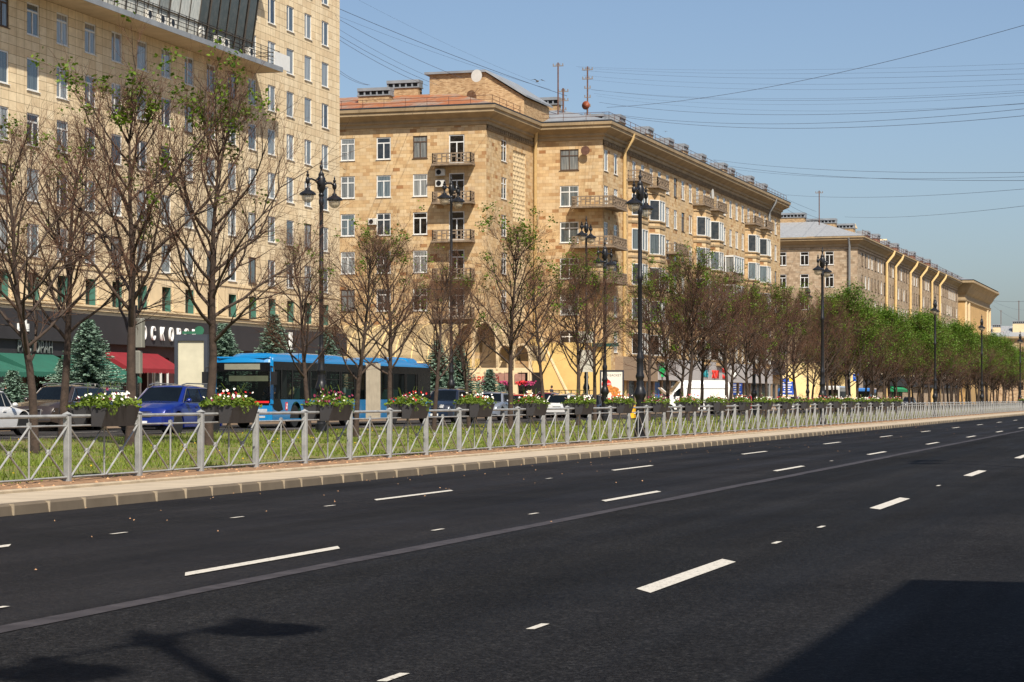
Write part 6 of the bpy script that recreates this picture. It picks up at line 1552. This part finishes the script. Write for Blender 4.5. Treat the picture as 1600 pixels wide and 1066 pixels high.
b = MB(); b.tube([(0, 0, 0), (0, 0, 4.6)], .05, 6); b.build('post', M['steel'], t); b = MB(); b.box(-.05, .05, -.06, -.04, 3.4, 4.5); b.box(-.45, .45, -.1, -.06, 3.5, 4.5); sg_ = b.build('plate', mat('blue_sign', (20, 90, 190), .5), t); b = MB(); b.box(-.3, .3, -.108, -.102, 4.05, 4.12); b.box(-.05, .05, -.108, -.102, 3.65, 4.3); b.build('symbol', M['plate'], sg_)
for px, d, w, label in ((206, 31.2, .3, 'grey box on the pole beside the tallest bare tree'),):
    t = thing('sign_pole', 'thin dark pole with two grey control boxes beside the tallest bare tree', 'pole', (-31.0, along(212, 31.0), .45), 0)
    b = MB(); b.tube([(0, 0, 0), (0, 0, 4.0)], .06, 8); b.build('pole', M['black'], t)
    b = MB(); b.bbox(-.2, .28, -.15, .1, 2.7, 3.6, .03); b.build('control_box', mat('grey_box', (120, 118, 108), .6), t); b = MB(); b.bbox(-.05, .2, -.12, .1, 1.9, 2.6, .03); b.build('control_box', mat('grey_box', (120, 118, 108), .6), t)
t = thing('road_sign', 'back of a pale rectangular sign on the slim pole before the stair block', 'road sign', (-41.0, along(917, 41.0), .5), TH)
b = MB(); b.box(-.6, .6, -.32, -.3, 3.0, 4.6); b.build('plate', mat('pale_sign_back', (176, 172, 156), .6), t); b = MB(); b.box(-.6, .6, -.32, -.3, 5.1, 5.9); b.build('plate', mat('pale_sign_back', (176, 172, 156), .6), t); b = MB(); b.tube([(0, -.26, 0), (0, -.26, 6)], .04, 6); b.build('post', M['steel'], t)
t = thing('barrier', 'yellow plastic road barrier low behind the railing left of the big lamp', 'barrier', (-31.5, along(989, 31.5), ZF), R(-90)); b = MB(); b.prism([(-.4, 0), (.4, 0), (.25, .8), (-.25, .8)], -.15, .15); b.build('shell', mat('yellow_plastic', (230, 170, 20), .5), t); b = MB(); b.box(-.3, .3, -.17, .17, .3, .42); b.build('stripe', M['plate'], t)
# hanging baskets on the pavilion
for px, c, lab in ((757, 'fpink', 'pink hanging basket left of the tall arch column'), (788, 'fpink', 'magenta hanging basket between the pavilion columns'), (815, 'fred', 'orange-red hanging basket at the right arch'), (827, 'fpink', 'magenta hanging basket at the corner of the yellow stair wall')):
    q = zc_on(px, 57.0); y = 171.0; xx = xon1(px, y); t = thing('hanging_basket', lab, 'flower basket', (xx, y, 2.7), 0, 'hanging flower baskets')
    b = MB(); b.lathe([(0, -.45), (.18, -.4), (.28, -.1), (.28, 0)], 12); b.tube([(0, 0, 0), (0, 0, 1.1)], .015, 4); b.build('pot', M['dark'], t); b = MB(); rr = random.Random(px)
    for _ in range(70): p = Vector((rr.gauss(0, .18), rr.gauss(0, .18), rr.uniform(-.05, .3))); u = Vector((rr.gauss(0, 1), rr.gauss(0, 1), rr.gauss(0, 1))).normalized() * .09; w = u.orthogonal().normalized() * .08; b.add([p - u, p - w, p + u, p + w], [(0, 1, 2, 3)])
    b.build('flowers', M[c], t)

# ------------------------------------------------------------------ roof masts, cables, birds
def mast(px, base_z, top_py, d, th, arms, label, r=.07):
    zc = zc_on(px, d, th); a = TH - th; y = (zc - d * math.sin(th)) / math.cos(th); top = zat(top_py, zc)
    x_, y_ = -d * math.cos(a) - y * math.sin(a), -d * math.sin(a) + y * math.cos(a)
    t = thing('roof_mast', label, 'antenna mast', (x_, y_, base_z)); H = top - base_z
    b = MB(); b.tube([(0, 0, 0), (0, 0, H)], r, 6); b.build('pole', M['rust'], t)
    b = MB(); rr = random.Random(px)
    for i in range(arms): z = H - .35 - i * (.62 if arms < 4 else .85); b.box(-.5 if i < 2 else -.3, .5 if i < 2 else .3, -.05, .05, z, z + .08); 
    for i in range(arms):
        z = H - .35 - i * (.62 if arms < 4 else .85)
        for x in (-.45, -.15, .15, .45) if i < 2 else (-.25, .25): b.tube([(x, 0, z + .08), (x, 0, z + .26)], .055, 6)
    b.build('insulator_arms', mat('grey_insulators', (120, 114, 110), .6), t)
    return Vector((x_, y_, top))
mA = mast(872, 27.5, 98, 58.0, TH2, 1, 'tall plain wire mast left of the two insulator masts'); mB = mast(880, 27.5, 138, 57.8, TH2, 5, 'short mast crowded with insulators on the zinc roof', .09); mC = mast(918, 27.5, 104, 55.5, TH2, 7, 'stepped insulator mast above the rusty dish'); mD = mast(1280, 24.8, 298, 50.5, TH2, 1, 'thin mast on the pale block roof')
mast(1592, 19, 470, 66, TH, 1, 'mast with a rusty top at the right edge', .16); mast(1564, 19, 485, 66, TH, 1, 'faint mast on the low distant building', .12)
q = zc_on(916, 55.0, TH2); p = pt(916, 165, q); t = thing('satellite_dish', 'round rusty orange dish on the zinc roof edge below the stepped mast', 'satellite dish', p, R(-10)); b = MB(); b.lathe([(0, .1), (.25, .06), (.36, -.03), (.4, -.1)], 20, ax='y'); b.build('reflector', mat('rusty_orange_dish', (118, 56, 26), .6, var=.2), t, smooth=True); b = MB(); b.tube([(0, .1, 0), (0, .2, -1.6)], .03, 6); b.build('bracket', M['rust'], t)
wi = [0]
WL = {}
def cable(a, c, sag, r, label, grp):
    r *= .62
    n = 26; pts = [a.lerp(c, i / n) - Vector((0, 0, sag * 4 * (i / n) * (1 - i / n))) for i in range(n + 1 if grp == gr1 else int(n * 1.5))]
    o = MB(); o.tube(pts, r, 4, cap=False); ob = o.build('overhead_cable', M['wire'], uv=False); tag(ob, label, 'cable', grp)
gr1 = 'parallel cables fanning down to the yellow block from the upper left'; gr2 = 'nearly level cables crossing the sky at the upper right'; gr3 = 'cables strung across the sky from the far end of the yellow block'
def cp(px0, py0, z0, px1, py1, z1, sag, r, lab, g_): cable(pt(px0, py0, z0), pt(px1, py1, z1), sag, r, lab, g_)
cp(480, -8, 165, 886, 150, 196, .3, .032, 'thickest of the cables sloping down to the roof masts', gr1)
for x0, y0, x1, y1, r in ((520, 25, 722, 122, .026), (520, 40, 690, 128, .018), (520, 50, 686, 134, .024), (520, 56, 668, 134, .026), (520, 22, 860, 140, .014), (560, 0, 845, 132, .01), (520, 102, 578, 133, .024), (520, 106, 575, 133, .022)):
    cp(x0, y0, 165, x1, y1, 196, .25, r, 'thin cable sloping down from the cream block to the yellow block roof', gr1)
cp(948, 168, 203, 1640, 28, 120, .9, .024, 'single strong cable rising to the upper right corner', gr2)
for i, (y0, ym, y1, r) in enumerate(((104, 112, 98, .008), (106, 118, 106, .009), (110, 126, 114, .011), (118, 134, 122, .009), (124, 143, 130, .009), (140, 153, 139, .009), (140, 154, 142, .013), (146, 158, 146, .008), (150, 165, 160, .008), (160, 171, 158, .018), (176, 181, 166, .018), (178, 188, 177, .02))):
    cp(900 + i * 4, y0, 200, 1640, y1, 112, .35 + .06 * i, r, 'near-level cable right of the masts, %s from the top' % ('highest|second|third|fourth|fifth|sixth|seventh|eighth|ninth|tenth|eleventh|lowest'.split('|')[i]), gr2)
for x0, y0, y1, r in ((1116, 250, 269, .02), (1150, 265, 275, .016), (1135, 259, 282, .022), (1210, 303, 292, .018)):
    cp(x0, y0, 255, 1640, y1, 130, .5, r, 'thin cable leaving the far half of the yellow block roof towards the right', gr3)
cp(1320, 339, 300, 1640, 317, 140, .4, .02, 'cable rising gently from the pale block roof', gr3)
for x0, y0, x1, y1 in ((1225, 316, 1282, 342), (1115, 250, 1230, 312), (1222, 322, 1262, 342)): cp(x0, y0, 280, x1, y1, 312, .2, .03, 'short cable slung between the yellow and the pale block', gr3)
for x0, y0, x1, y1 in ((1552, 478, 1590, 500), (1550, 470, 1592, 484)): cp(x0, y0, 485, x1, y1, 600, .3, .03, 'faint far cable right of the ochre tower', gr3)
cp(1550, 470, 485, 1640, 468, 400, .3, .04, 'level faint cable right of the ochre tower', gr3)
for (px, py, zc, s_, lab) in ((840, 127, 150, 1.0, 'gull gliding left of the roof masts'), (1040, 206, 260, .5, 'tiny dark bird high above the yellow block')):
    p = pt(px, py, zc); t = thing('bird', lab, 'bird', p, R(40)); b = MB(); b.lathe([(0, -.2 * s_), (.05 * s_, -.12 * s_), (.07 * s_, 0), (.05 * s_, .12 * s_), (.03 * s_, .2 * s_), (0, .26 * s_)], 8, ax='y')
    b.add([(0, -.08 * s_, .02), (.25 * s_, -.1 * s_, .12 * s_), (.6 * s_, .02, .02 * s_), (.24 * s_, .06 * s_, .1 * s_), (0, .08 * s_, .02), (-.25 * s_, -.1 * s_, .12 * s_), (-.6 * s_, .02, .02 * s_), (-.24 * s_, .06 * s_, .1 * s_)], [(0, 1, 3, 4), (1, 2, 3), (0, 4, 7, 5), (5, 7, 6)]); b.add([(0, .2 * s_, 0), (.06 * s_, .36 * s_, 0), (-.06 * s_, .36 * s_, 0)], [(0, 1, 2)]); b.build('body', mat('gull_grey', (120, 118, 116), .8), t, uv=False)
